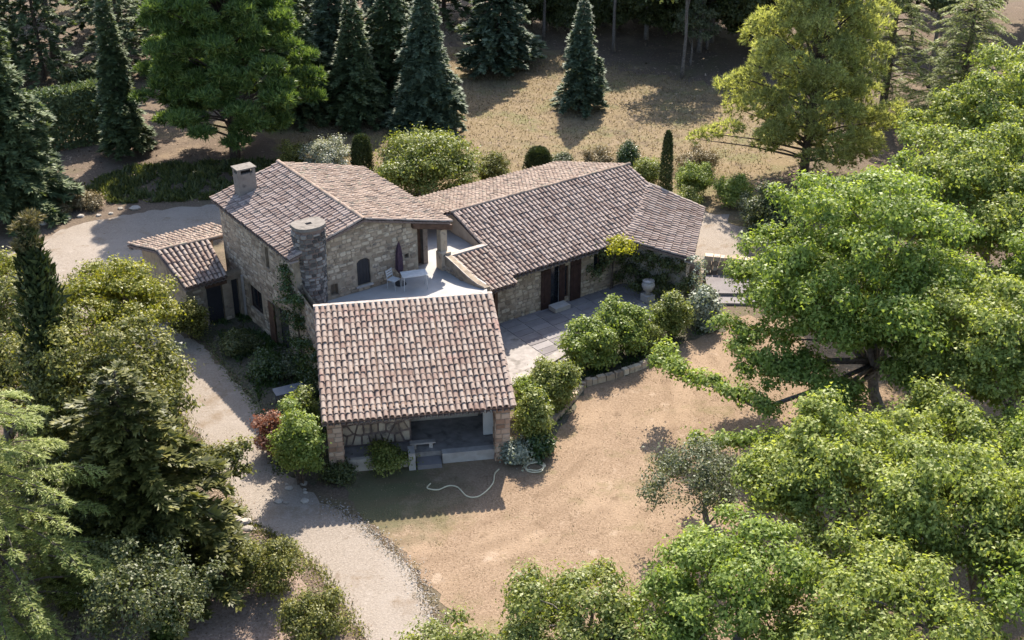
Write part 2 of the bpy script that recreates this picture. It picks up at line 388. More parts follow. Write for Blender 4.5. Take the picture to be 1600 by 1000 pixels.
# ------------------------------------------------------------------ roof tiles
def tile_template(r0=.074, r1=.092, L=.43, n=6, th=.016):
    ts = [PI * k / n for k in range(n + 1)]
    v = [(r0 * math.cos(t), 0, r0 * math.sin(t) * .9) for t in ts]
    v += [(r1 * math.cos(t), L, r1 * math.sin(t) * .9) for t in ts]
    v += [((r1 - th) * math.cos(t), L, (r1 - th) * math.sin(t) * .9) for t in ts]
    v += v[n + 1:2 * n + 2]                              # the cut end has its own edge loop
    m = n + 1
    f = [(m + i, m + i + 1, i + 1, i) for i in range(n)] + [(2 * m + i, 2 * m + i + 1, 3 * m + i + 1, 3 * m + i) for i in range(n)]
    return np.array(v), np.array(f)
TV, TF = tile_template()
PV, PF = tile_template(n=4)
PV = PV * np.array([1, 1, -1])
PF = PF[:, ::-1]
tile_mesh = mesh_np('tile', TV, TF, M['tile_one'], 6)

def roof(name, A, B, C, D, mat_many, singles=0, sag=0.0, seed=0, pitch=.228, course=.35, soffit=M['wood'], eave_row=True, label=None, hole=None):
    """A, B top edge, D, C eave edge below A, B; the deck is the part, its tiles the sub-parts"""
    rg = np.random.default_rng(seed)
    A, B, C, D = [np.array(p, float) for p in (A, B, C, D)]
    dn = Vector(np.cross(B - A, D - A)).normalized()
    if dn.z < 0: dn = -dn
    def P(s, t):
        p = A * (1 - s) * (1 - t) + B * s * (1 - t) + C * s * t + D * (1 - s) * t
        return p - np.array([0, 0, sag * math.sin(PI * s) * math.sin(PI * t)])
    n = max(2, round(np.linalg.norm((C + B - A - D) / 2) / pitch))
    m = max(2, round(np.linalg.norm((C + D - A - B) / 2) / course))
    mb = MB()
    g, gm = (44, 20) if hole else (8, 8)
    top = [[Vector(P(i / g, j / gm)) for i in range(g + 1)] for j in range(gm + 1)]
    vs = [p for r_ in top for p in r_] + [p - dn * .09 for r_ in top for p in r_]
    K = (g + 1) * (gm + 1)
    fs = []
    for j in range(gm):
        for i in range(g):
            a = j * (g + 1) + i
            if hole and hole(np.array(top[j][i].lerp(top[j + 1][i + 1], .5))): continue
            fs.append((a, a + 1, a + g + 2, a + g + 1)); fs.append((K + a, K + a + 1, K + a + g + 2, K + a + g + 1))
    for i in range(g if not hole else 0):
        for a, b in ((i, i + 1), (gm * (g + 1) + i, gm * (g + 1) + i + 1)): fs.append((a, b, K + b, K + a))
    for j in range(gm if not hole else 0):
        for a, b in ((j * (g + 1), (j + 1) * (g + 1)), (j * (g + 1) + g, (j + 1) * (g + 1) + g)): fs.append((a, b, K + b, K + a))
    mb.add(vs, fs)
    deck = mb.build(name, M['deck'], H, label=label)
    off = np.array(abs_loc(deck))
    cv, cf, pv, pf = [], [], [], []
    cand = []
    for j in range(m):
        for i in range(n + 1):
            for pan in (True, False):
                if not pan and i == n: continue
                if pan and (i == 0 or i == n): continue
                s = i / n if pan else (i + .5) / n
                t = j / m
                p0, p1 = P(s, t), P(s, min(1, (j + 1) / m))
                d = p1 - p0; d = d / np.linalg.norm(d)
                ax = P(min(1, s + .01), t) - P(max(0, s - .01), t); ax = ax / np.linalg.norm(ax)
                nz = np.cross(ax, d); nz /= np.linalg.norm(nz)
                if nz[2] < 0: nz = -nz
                x = np.cross(d, nz)
                jt = rg.normal(0, 1, 4)
                c, sn = math.cos(jt[0] * .022), math.sin(jt[0] * .022)
                x2, d2 = x * c + d * sn, d * c - x * sn
                ti = .06 + jt[3] * .014                     # each tile rides up over the one below
                d3 = d2 * math.cos(ti) + nz * math.sin(ti); n3 = np.cross(x2, d3)
                q = p0 + x * jt[1] * .006 + d * (jt[2] * .012 - .02) + nz * ((.075 if pan else .045) + .004 * jt[3])
                rot = np.stack([x2, d3, n3], 1)
                if hole and hole(p0): continue
                if pan:
                    pf.append(PF + len(PV) * len(pv)); pv.append(PV @ rot.T + q)
                else: cand.append((i, j, q, rot))
    cand.sort(key=lambda c: -c[1] + .001 * abs(c[0] - n / 2))
    for k, (i, j, q, rot) in enumerate(cand):
        if k < singles:
            o = bpy.data.objects.new('tile', tile_mesh)
            COL.objects.link(o)
            o.parent = deck
            o.matrix_local = Matrix.Translation(Vector(q - off)) @ Matrix(rot.tolist()).to_4x4()
        else:
            cf.append(TF + len(TV) * len(cv)); cv.append(TV @ rot.T + q)
    if cv: link_np('cover_tiles', np.concatenate(cv), np.concatenate(cf), mat_many, deck, 6, kind='stuff')
    if pv: link_np('channel_tiles', np.concatenate(pv), np.concatenate(pf), M['channel'], deck, 4, kind='stuff')
    if eave_row:                                             # the row of tile ends walled in below the eave
        ev, ef = [], []
        for i in range(n):
            s = (i + .5) / n
            d = P(s, 1) - P(s, 0); d[2] = 0; d /= np.linalg.norm(d)
            q = P(s, 1) - d * .40 - np.array([0, 0, .19])
            x = np.cross(d, [0, 0, 1])
            ef.append(TF + len(TV) * len(ev)); ev.append(TV @ np.stack([x, d, np.array([0, 0, 1.])], 1).T + q)
        link_np('eave_tiles', np.concatenate(ev), np.concatenate(ef), mat_many, deck, 6, kind='stuff')
    return deck

def ridge_row(name, p, q, mat, parent, r=.11, lift=.05):
    """a row of half-round tiles along an edge"""
    p, q = Vector(p), Vector(q)
    d = (q - p); L = d.length; d.normalize()
    n = max(1, round(L / .36))
    x = d.cross(EZ).normalized(); up = x.cross(d).normalized()
    if up.z < 0: up = -up
    vs, fs = [], []
    rg = np.random.default_rng(int(L * 1000))
    rot = np.stack([np.array(x), np.array(d), np.array(up)], 1)
    for i in range(n):
        s = r / .085 * (1 + rg.normal(0, .02))
        vv = TV * np.array([s, 1.0, s])
        fs.append(TF + len(TV) * len(vs))
        vs.append(vv @ rot.T + np.array(p + d * (i * L / n)) + np.array(up) * (lift + rg.normal(0, .008)))
    return link_np(name, np.concatenate(vs), np.concatenate(fs), mat, parent, 6)

MU0, MUR, MU1, MVF, MVB = 19.86, 23.42, 27.85, 44.62, 52.95
MZE, MZR, MZQ = 5.35, 6.30, 5.08
rf = roof('tower_roof_slope', W(MUR, MVF, MZR), W(MUR, MVB, MZR), W(MU0, MVB, MZE), W(MU0, MVF, MZE), M['tile_old'], 0, .06, 1)
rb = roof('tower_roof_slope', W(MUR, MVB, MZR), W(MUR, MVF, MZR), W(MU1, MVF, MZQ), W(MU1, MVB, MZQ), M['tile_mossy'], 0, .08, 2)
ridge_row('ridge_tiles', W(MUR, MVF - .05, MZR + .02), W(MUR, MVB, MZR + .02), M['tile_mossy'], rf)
for u0, z0, u1, z1, vv in ((MUR, MZR, MU0, MZE, MVF + .06), (MUR, MZR, MU1, MZQ, MVF + .06)):
    ridge_row('verge_tiles', W(u0, vv, z0), W(u1, vv, z1), M['tile_many'], rf if u1 < u0 else rb, .085, .05)
GUL, GUR, GVR, GVF, GVB = 29.83, 40.9, 47.67, 42.72, 53.8
GZE, GZR, GZB = 2.55, 4.0, 2.22
def gz(v): return GZE + (GZR - GZE) * (v - GVF) / (GVR - GVF)
rw = roof('wing_roof_slope', W(GUL, GVR, GZR), W(GUR, GVR, GZR), W(GUR - .05, GVF, GZE), W(GUL, GVF, GZE), M['tile_old'], 0, .03, 3,
          hole=lambda p: (p @ np.array([CA, SA, 0]) - 36.6) / 4.2 > ((p @ np.array([-SA, CA, 0])) - 42.7) / 3.3 )
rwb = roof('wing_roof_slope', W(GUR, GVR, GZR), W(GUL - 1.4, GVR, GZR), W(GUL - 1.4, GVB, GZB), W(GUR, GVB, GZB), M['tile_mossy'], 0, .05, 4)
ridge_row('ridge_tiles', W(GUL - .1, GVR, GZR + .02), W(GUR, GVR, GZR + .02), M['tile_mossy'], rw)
ridge_row('verge_tiles', W(GUL + .06, GVR, GZR), W(GUL + .06, 44.9, gz(44.9)), M['tile_many'], rw, .085, .05)
rx = roof('low_wing_roof', W(36.55, 42.75, gz(42.75) + .03), W(40.8, 46.0, gz(46.0) + .03), W(43.2, 44.2, 2.2), W(38.4, 39.75, 2.2), M['tile_old'], 0, .05, 5)
ridge_row('verge_tiles', W(40.8, 46.0, gz(46)), W(43.1, 44.25, 2.24), M['coping'], rx, .085, .05)
rl = roof('terrace_edge_roof', W(27.95, 44.85, gz(44.85)), W(GUL + .05, 44.85, gz(44.85)), W(GUL + .05, 42.25, gz(42.25)), W(28.2, 42.25, gz(42.25)), M['tile_many'], 0, 0, 6)
PA0, PA1, PB0, PB1, PZE, PZT = -.57, 6.72, 40.05, 46.1, 2.71, 4.40
rp = roof('porch_roof', Pp(PA0, PB1, PZT), Pp(PA1, PB1, PZT), Pp(PA1, PB0, PZE), Pp(PA0, PB0, PZE), M['tile_many'], 300, .04, 7)
ridge_row('verge_tiles', Pp(PA1 - .04, PB1, PZT), Pp(PA1 - .04, PB0, PZE), M['tile_many'], rp, .085, .05)
MB().prism([Pp(PA0 - .02, PB1 - .06, PZT - .15), Pp(PA1 + .04, PB1 - .06, PZT - .15), Pp(PA1 + .04, PB1 + .2, PZT - .15), Pp(PA0 - .02, PB1 + .2, PZT - .15)],
           [Pp(PA0 - .02, PB1 - .02, PZT + .10), Pp(PA1 + .04, PB1 - .02, PZT + .10), Pp(PA1 + .04, PB1 + .16, PZT + .10), Pp(PA0 - .02, PB1 + .16, PZT + .10)]).build('coping', M['coping'], H)
SHEDL = (17.05, 53.3)
rs = roof('lean_to_roof', W(17.0, 53.3, 3.2), W(19.6, 53.1, 3.2), W(19.3, 50.55, 2.4), W(17.15, 50.4, 2.4), M['tile_many'], 0, .02, 8)
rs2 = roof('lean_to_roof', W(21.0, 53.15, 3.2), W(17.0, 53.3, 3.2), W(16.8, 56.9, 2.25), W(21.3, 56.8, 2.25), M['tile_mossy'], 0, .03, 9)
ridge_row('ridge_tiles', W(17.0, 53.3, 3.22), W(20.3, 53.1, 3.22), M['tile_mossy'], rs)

# ------------------------------------------------------------------ walls and their stones
def panel(name, O, ex, nrm, L, Hh, mat, openings=(), top=(), depth=.28, back=M['dark'], parent=H):
    """a wall face with real recessed openings (x0, x1, z0, z1)"""
    O, ex, nrm = Vector(O), Vector(ex), Vector(nrm)
    P = lambda x, z, d=0: O + ex * x + EZ * z + nrm * d
    xs = sorted({0, L, *[c for o in openings for c in o[:2]]}); zs = sorted({0, Hh, *[c for o in openings for c in o[2:]]})
    mb = MB()
    for i in range(len(xs) - 1):
        for j in range(len(zs) - 1):
            cx, cz = (xs[i] + xs[i + 1]) / 2, (zs[j] + zs[j + 1]) / 2
            if any(o[0] < cx < o[1] and o[2] < cz < o[3] for o in openings): continue
            mb.poly([P(xs[i], zs[j]), P(xs[i + 1], zs[j]), P(xs[i + 1], zs[j + 1]), P(xs[i], zs[j + 1])])
    if top: mb.poly([P(x, z) for x, z in [(0, Hh), (L, Hh)] + list(top)])
    for x0, x1, z0, z1 in openings:
        c = [(x0, z0), (x1, z0), (x1, z1), (x0, z1)]
        for k in range(4):
            (ax, az), (bx, bz) = c[k], c[(k + 1) % 4]
            mb.poly([P(ax, az), P(bx, bz), P(bx, bz, -depth), P(ax, az, -depth)])
    # inner leaf so the wall has thickness
    mb.poly([P(0, 0, -depth), P(L, 0, -depth), P(L, Hh, -depth), P(0, Hh, -depth)])
    return mb.build(name, mat, parent)

def stones(wall, O, ex, nrm, inside, box, rg, hr=(.14, .28), wr=(.2, .55), relief=(.015, .05), gap=.018, singles=0, single_mat=None, many_mat=None, bend=None, rough=.25):
    """rubble courses over a wall face: one piece each, the first `singles` of them objects, the rest one stuff part"""
    O, ex, nrm = Vector(O), Vector(ex), Vector(nrm)
    x0, x1, z0, z1 = box
    out = []
    z = z0
    while z < z1 - .04:
        h = rg.uniform(*hr); x = x0 - rg.uniform(0, .2)
        while x < x1:
            w_ = rg.uniform(*wr)
            zz = z + rg.uniform(-.02, .02)
            if rg.random() < .18 and h > .2:
                out.append((x, x + w_, zz, zz + h * .5)); out.append((x, x + w_ * .9, zz + h * .5, zz + h))
            else: out.append((x, x + w_, zz, zz + h + rg.uniform(-.03, .02)))
            x += w_
        z += h
    pieces = []
    for a, b, c, d in out:
        a += gap / 2; b -= gap / 2; c += gap / 2; d -= gap / 2
        if b - a < .07 or d - c < .05: continue
        if not all(inside(px, pz) for px, pz in ((a, c), (b, c), (b, d), (a, d), ((a + b) / 2, (c + d) / 2))): continue
        ww, hh = b - a, d - c
        k = min(ww, hh) * rough
        ring = [(a + k * rg.uniform(.4, 1.3), c), (b - k * rg.uniform(.4, 1.3), c + k * rg.uniform(0, .3)), (b, c + k * rg.uniform(.4, 1.3)), (b - k * rg.uniform(0, .3), d - k * rg.uniform(.4, 1.3)),
                (b - k * rg.uniform(.4, 1.3), d), (a + k * rg.uniform(.4, 1.3), d - k * rg.uniform(0, .3)), (a, d - k * rg.uniform(.4, 1.3)), (a + k * rg.uniform(0, .3), c + k * rg.uniform(.4, 1.3))]
        dp = rg.uniform(*relief)
        cx, cz = (a + b) / 2, (c + d) / 2
        def T(x, zz, dd):
            if bend: return bend(x, zz, dd)
            return O + ex * x + EZ * zz + nrm * dd
        vs = [T(x, zz, -.01) for x, zz in ring] + [T(cx + (x - cx) * .86, cz + (zz - cz) * .82, dp * rg.uniform(.8, 1.15)) for x, zz in ring]
        fs = [(i, (i + 1) % 8, 8 + (i + 1) % 8, 8 + i) for i in range(8)] + [tuple(range(8, 16))]
        pieces.append((ww * hh, vs, fs))
    pieces.sort(key=lambda p: -p[0])
    mb = MB()
    for i, (_a, vs, fs) in enumerate(pieces):
        if i < singles: MB().add(vs, fs).build('stone', single_mat, wall)
        else: mb.add(vs, fs)
    if mb.v: mb.build('small_stones' if singles else 'stones', many_mat, wall, kind='stuff')
    return len(pieces)

rgs = random.Random(11)
def not_in(ops, m=.03):
    return lambda x, z: not any(o[0] - m < x < o[1] + m and o[2] - m < z < o[3] + m for o in ops)
# gable wall over the terrace
GX = 20.12
ops_g = [(2.95, 3.61, 3.12, 4.42), (1.62, 1.98, 3.0, 3.55), (5.38, 5.6, 3.82, 4.04)]
def ztop(u): return (MZE + (u - MU0) * (MZR - MZE) / (MUR - MU0) if u < MUR else MZR - (u - MUR) * (MZR - MZQ) / (MU1 - MUR)) - .1
gw = panel('gable_wall', W(GX, 44.85), EU, -EV, 26.2 - GX, ztop(GX), M['mortar'], ops_g, [(26.2 - GX, ztop(26.2)), (MUR - GX, ztop(MUR))])
nin = not_in(ops_g)
stones(gw, W(GX, 44.85), EU, -EV, lambda x, z: 0 <= x <= 6.08 and z < ztop(GX + x) - .05 and nin(x, z), (0.3, 6.1, 2.86, 6.3), rgs, hr=(.11, .23), wr=(.14, .42), relief=(.008, .04), singles=150, single_mat=M['stone_one'], many_mat=M['stone_many'])
# long wall on the courtyard
LV0, LVL = 52.7, 7.85
def lx(v): return LV0 - v
ops_l = [(lx(47.85), lx(47.5), 3.7, 4.75), (lx(50.2), lx(48.75), .75, 2.0), (lx(47.3), lx(46.0), 0.02, 2.1), (lx(51.7), lx(51.15), .7, 1.9)]
lw = panel('courtyard_wall', W(GX, LV0), -EV, -EU, LVL, MZE + .0, M['mortar'], ops_l)
nin2 = not_in(ops_l)
stones(lw, W(GX, LV0), -EV, -EU, lambda x, z: 0 <= x <= LVL and z < 5.28 and nin2(x, z), (0, LVL, 0, 5.3), rgs, relief=(.004, .035), gap=.03, singles=70, single_mat=M['stone_one'], many_mat=M['stone_many'])
panel('back_wall', W(27.4, 52.7), -EU, EV, 27.4 - GX, 4.95, M['mortar'], [], [(27.4 - GX, ztop(GX)), (27.4 - MUR, ztop(MUR))])
panel('loggia_wall', W(26.2, 44.85), EV, EU, .75, 5.3, M['mortar'])
lgw = panel('loggia_wall', W(26.2, 45.6), EU, -EV, .98, 5.1, M['chim_plaster'], [(.16, .74, 2.87, 4.75)])
panel('terrace_wall', W(27.18, 45.6), EV, EU, 7.1, 4.95, M['chim_plaster'])
MB().prism([W(26.37, 45.78, 2.86), W(26.93, 45.78, 2.86), W(26.93, 45.83, 2.86), W(26.37, 45.83, 2.86)],
           [W(26.37, 45.78, 4.74), W(26.93, 45.78, 4.74), W(26.93, 45.83, 4.74), W(26.37, 45.83, 4.74)]).build('door', M['wood'], H, label='brown terrace door under the tiled overhang')

def frame_in(O, ex, nrm, x0, x1, z0, z1, mats, mullion=False, name='window', d=-.16, wdt=.06):
    """a framed window set back in its opening: frame, panes as its children"""
    O, ex, nrm = Vector(O), Vector(ex), Vector(nrm)
    P = lambda x, z, dd: O + ex * x + EZ * z + nrm * dd
    mb = MB()
    def bar(a, b, c, e): mb.prism([P(a, c, d), P(b, c, d), P(b, c, d - .05), P(a, c, d - .05)], [P(a, e, d), P(b, e, d), P(b, e, d - .05), P(a, e, d - .05)])
    bar(x0, x0 + wdt, z0, z1); bar(x1 - wdt, x1, z0, z1)
    bar(x0 + wdt, x1 - wdt, z0, z0 + wdt); bar(x0 + wdt, x1 - wdt, z1 - wdt, z1)
    xm = [x0 + wdt, x1 - wdt]
    if mullion:
        c = (x0 + x1) / 2; bar(c - wdt / 2, c + wdt / 2, z0 + wdt, z1 - wdt); xm = [x0 + wdt, c - wdt / 2, c + wdt / 2, x1 - wdt]
    w_ = mb.build(name, mats[0], H)
    for k in range(0, len(xm), 2):
        MB().prism([P(xm[k], z0 + wdt, d - .02), P(xm[k + 1], z0 + wdt, d - .02), P(xm[k + 1], z0 + wdt, d - .03), P(xm[k], z0 + wdt, d - .03)],
                   [P(xm[k], z1 - wdt, d - .02), P(xm[k + 1], z1 - wdt, d - .02), P(xm[k + 1], z1 - wdt, d - .03), P(xm[k], z1 - wdt, d - .03)]).build('pane', mats[1], w_)
    return w_
OG = W(GX, 44.85)
# arched dark shutter in the gable wall
for k in range(4):
    a = 2.97 + k * .158
    o = MB().prism(
        [OG + EU * a + EV * .10 + EZ * 3.14, OG + EU * (a + .15) + EV * .10 + EZ * 3.14, OG + EU * (a + .15) + EV * .06 + EZ * 3.14, OG + EU * a + EV * .06 + EZ * 3.14],
        [OG + EU * a + EV * .10 + EZ * (4.40 - .05 * abs(k - 1.5)), OG + EU * (a + .15) + EV * .10 + EZ * (4.40 - .05 * abs(k - 1.5)), OG + EU * (a + .15) + EV * .06 + EZ * (4.40 - .05 * abs(k - 1.5)), OG + EU * a + EV * .06 + EZ * (4.40 - .05 * abs(k - 1.5))])
    if k == 0: shut = o.build('window_shutter', M['black'], H, label='closed dark board shutter in the gable wall')
    else: o.build('plank', M['black'], shut)
MB().prism([OG + EU * 2.85 - EV * .1 + EZ * 3.04, OG + EU * 3.7 - EV * .1 + EZ * 3.04, OG + EU * 3.7 + EV * .05 + EZ * 3.04, OG + EU * 2.85 + EV * .05 + EZ * 3.04],
           [OG + EU * 2.85 - EV * .1 + EZ * 3.115, OG + EU * 3.7 - EV * .1 + EZ * 3.115, OG + EU * 3.7 + EV * .05 + EZ * 3.115, OG + EU * 2.85 + EV * .05 + EZ * 3.115]).build('sill', M['pale_stone'], H)
for sx in (0, 1):
    pts = [(0, 4.42), (0, 4.24), (.07, 4.32), (.18, 4.385), (.33, 4.40), (.33, 4.42)]
    X_ = lambda x: 2.95 + x if sx == 0 else 3.61 - x
    MB().prism([OG + EU * X_(x) + EV * .22 + EZ * z for x, z in pts], [OG + EU * X_(x) - EV * .012 + EZ * z for x, z in pts]).build('arch_stone', M['stone_one'], gw)
OL = W(GX, LV0)
w1 = frame_in(OL, -EV, -EU, *ops_l[1], (M['shutter'], M['glass']), True, 'window', d=-.12)
frame_in(OL, -EV, -EU, *ops_l[0], (M['wood'], M['glass']), False, 'slit_window')
frame_in(OL, -EV, -EU, *ops_l[3], (M['wood'], M['glass']), False, 'window')
def slab(p, ex, ey, lx_, ly_, z0, z1):
    p = Vector(p); c = [p, p + ex * lx_, p + ex * lx_ + ey * ly_, p + ey * ly_]
    return MB().prism([Vector((q.x, q.y, z0)) for q in c], [Vector((q.x, q.y, z1)) for q in c])
# courtyard door: one leaf folded back on the wall, dark opening
slab(W(GX - .06, 47.32), EV, -EU, .55, .05, .05, 2.05).build('door', M['wood'], H, label='brown door leaf folded back against the courtyard wall')
slab(W(GX + .2, 46.0), EV, EU, 1.3, .05, .03, 2.08).build('door', M['black'], H, label='dark recessed doorway in the courtyard wall')
slab(W(GX - .04, 50.6), EV, -EU, .10, .10, .1, 2.2).build('downpipe', M['pale_stone'], H)

# loggia: timber beam on one stone post
bz = lambda u: MZR - (u - MUR) * (MZR - MZQ) / (MU1 - MUR) - .12
MB().prism([W(25.9, 44.64, bz(25.9) - .24), W(27.95, 44.64, bz(27.95) - .24), W(27.95, 44.9, bz(27.95) - .24), W(25.9, 44.9, bz(25.9) - .24)],
           [W(25.9, 44.64, bz(25.9)), W(27.95, 44.64, bz(27.95)), W(27.95, 44.9, bz(27.95)), W(25.9, 44.9, bz(25.9))]).build('beam', M['wood'], H)
po = slab(W(27.35, 44.72), EU, EV, .34, .34, 2.85, 4.78).build('post', M['stone_one'], H)

# terrace floor and the walls that carry it
tl = Pp(PA0 + .15, PB1 + .1); tr = Pp(PA1, PB1 + .1)
def flat(v, z): return Vector((v.x, v.y, z))
floor_pts = [flat(tl, 0), flat(tr, 0), W(28.2, 42.3), W(28.2, 44.85), W(29.95, 44.85), W(29.95, 50.5), W(27.18, 50.5), W(27.18, 45.6), W(26.2, 45.6), W(26.2, 44.85), W(GX, 44.85)]
MB().prism([flat(p, 2.6) for p in floor_pts], [flat(p, 2.85) for p in floor_pts]).build('terrace_floor', M['terrace'], H)
a, b = flat(tl, 0), W(GX, 44.85)
ex = (b - a).normalized(); nn = Vector((ex.y, -ex.x, 0)); nn = nn if nn.y < 0 or nn.x < 0 else -nn
if nn.x > 0: nn = -nn
tw = panel('terrace_side_wall', b, -ex, nn, (b - a).length, 3.95, M['mortar'])
stones(tw, b, -ex, nn, lambda x, z: 0 <= x <= (b - a).length and z < 3.9, (0, (b - a).length, 0, 3.95), rgs, relief=(.005, .04), singles=0, many_mat=M['stone_many'])
# low parapet between terrace and the small roof, its top falling and curving away
pp = [(27.42, 45.05, 3.62), (27.40, 44.2, 3.55), (27.42, 43.4, 3.40), (27.50, 42.7, 3.18), (27.66, 42.15, 2.98), (27.80, 41.85, 2.9)]
mb = MB()
for (u0, v0, z0), (u1, v1, z1) in zip(pp, pp[1:]):
    mb.prism([W(u0, v0, 2.5), W(u0 + .3, v0, 2.5), W(u1 + .3, v1, 2.5), W(u1, v1, 2.5)], [W(u0, v0, z0), W(u0 + .3, v0, z0), W(u1 + .3, v1, z1), W(u1, v1, z1)])
par = mb.build('parapet_wall', M['mortar'], H)
stones(par, W(27.40, 45.0), -EV, -EU, lambda x, z: 0 <= x <= 2.9 and z < 3.45 - .22 * x, (0, 3, 2.87, 3.5), rgs, hr=(.12, .2), wr=(.16, .35), singles=0, many_mat=M['stone_many'])
mb = MB()
for i, ((u0, v0, z0), (u1, v1, z1)) in enumerate(zip(pp, pp[1:])):
    e0, e1 = 28.15 + .12 * (i / 5), 28.15 + .12 * ((i + 1) / 5)
    g0, g1 = gz(min(v0, 44.8)) + .12, gz(min(v1, 44.8)) + .12
    mb.prism([W(u0 - .04, v0, z0 + .003), W(e0, v0, g0 - .1), W(e1, v1, g1 - .1), W(u1 - .04, v1, z1 + .003)],
             [W(u0 - .04, v0, z0 + .07), W(e0, v0, g0), W(e1, v1, g1), W(u1 - .04, v1, z1 + .07)])
mb.build('parapet_coping', M['coping'], H)
slab(W(27.25, 44.5), EU, EV, .5, .5, 2.85, 3.7).build('pier', M['stone_one'], H)
slab(W(27.9, 44.82), EU, EV, 2.1, .26, 2.6, gz(44.95) + .13).build('coping_wall', M['coping'], H)

# guest wing body
WV = 43.12
ops_w = [(32.42 - 28.9, 33.06 - 28.9, .02, 2.12), (33.3 - 28.9, 33.55 - 28.9, .3, 2.0), (35.05 - 28.9, 35.75 - 28.9, 1.0, 2.2)]
ww = panel('wing_wall', W(28.9, WV), EU, -EV, 40.6 - 28.9, gz(WV) - .06, M['mortar'], ops_w)
nin3 = not_in(ops_w)
stones(ww, W(28.9, WV), EU, -EV, lambda x, z: 0 <= x <= 11.6 and z < 2.48 and nin3(x, z), (0, 8.6, 0, 2.5), rgs, relief=(.005, .035), gap=.025, singles=0, many_mat=M['stone_many'])
panel('wing_gable_wall', W(29.98, 53.5), -EV, -EU, 53.5 - 44.9, 2.3, M['plaster'], [], [(53.5 - 44.9, gz(44.9) - .06), (53.5 - GVR, GZR - .1)])
panel('wing_back_wall', W(40.6, 53.5), -EU, EV, 10.6, 2.2, M['plaster'])
panel('wing_end_wall', W(40.6, 45.8), EV, EU, 7.7, 2.25, M['plaster'], [], [(7.7, 2.2), (GVR - 45.8, GZR - .1), (0, gz(45.8) - .1)])
panel('low_wing_wall', W(36.95, WV), W(38.6, 40.35) - W(36.95, WV), Vector((-.2, -.98, 0)), 1.0, 2.2, M['plaster'])
e1 = (W(42.7, 44.2) - W(38.6, 40.35)); panel('low_wing_wall', W(38.6, 40.35), e1.normalized(), Vector((e1.y, -e1.x, 0)).normalized(), e1.length, 2.12, M['plaster'])
e2 = (W(40.6, 45.9) - W(42.7, 44.2)); panel('low_wing_wall', W(42.7, 44.2), e2.normalized(), Vector((e2.y, -e2.x, 0)).normalized(), e2.length, 2.15, M['plaster'])
OW = W(28.9, WV)
frame_in(OW, EU, -EV, *ops_w[0], (M['white'], M['glass']), False, 'french_door', d=-.1)
frame_in(OW, EU, -EV, *ops_w[1], (M['wood'], M['glass']), False, 'window', d=-.1)
frame_in(OW, EU, -EV, *ops_w[2], (M['wood'], M['glass']), True, 'window', d=-.1)
def shutter_leaf(u0, u1, z0, z1, label):
    n = max(2, round((u1 - u0) / .17)); st = (u1 - u0) / n
    root = None
    for k in range(n):
        mb = slab(W(u0 + k * st + .004, WV - .05), EU, -EV, st - .008, .035 + .004 * (k % 2), z0, z1)
        if root is None: root = mb.build('shutter', M['shutter'], H, label=label)
        else: mb.build('plank', M['shutter'], root)
    for zz in (z0 + .3, z1 - .35): slab(W(u0 + .03, WV - .095), EU, -EV, u1 - u0 - .06, .025, zz, zz + .09).build('batten', M['shutter'], root)
shutter_leaf(31.84, 32.40, .03, 2.14, 'tall dark brown shutter standing open, first from the terrace')
shutter_leaf(32.90, 33.24, .03, 2.16, 'narrow dark brown shutter between the glass door and small window')
shutter_leaf(33.58, 34.22, .03, 2.18, 'wide dark brown shutter, last in the row')
slab(W(32.2, WV - .75), EU, EV, .9, .55, .08, .30).build('doorstep', M['pale_stone'], H)
slab(W(29.0, WV - .20), EU, -EV, .16, .14, 0.1, 2.5).build('downpipe', M['wood'], H)

# lean-to on the far side of the courtyard
sw = panel('lean_to_wall', W(17.35, 50.85), EU, -EV, 3.0, 2.38, M['mortar'], [(.95, 1.75, .02, 1.95), (2.2, 2.55, .02, 2.0)])
nin4 = not_in([(.95, 1.75, .02, 1.95), (2.2, 2.55, .02, 2.0)])
stones(sw, W(17.35, 50.85), EU, -EV, lambda x, z: 0 <= x <= 2.7 and z < 2.3 and nin4(x, z), (0, 2.75, 0, 2.35), rgs, singles=0, many_mat=M['stone_many'])
panel('lean_to_side_wall', W(17.35, 56.5), -EV, -EU, 5.65, 2.25, M['mortar'], [], [(5.65, 2.38), (3.2, 3.05)])
panel('lean_to_back_wall', W(20.9, 56.5), -EU, EV, 3.55, 2.2, M['mortar'])
slab(W(18.25, 50.8), EU, -EV, 1.05, .1, 1.97, 2.1).build('lintel', M['wood'], H)
slab(W(18.3, 51.05), EU, EV, .8, .05, .03, 1.95).build('door', M['black'], H, label='black door in the lean-to wall')
slab(W(19.55, 51.05), EU, EV, .35, .05, .03, 2.0).build('door', M['black'], H, label='narrow dark doorway beside the courtyard corner')

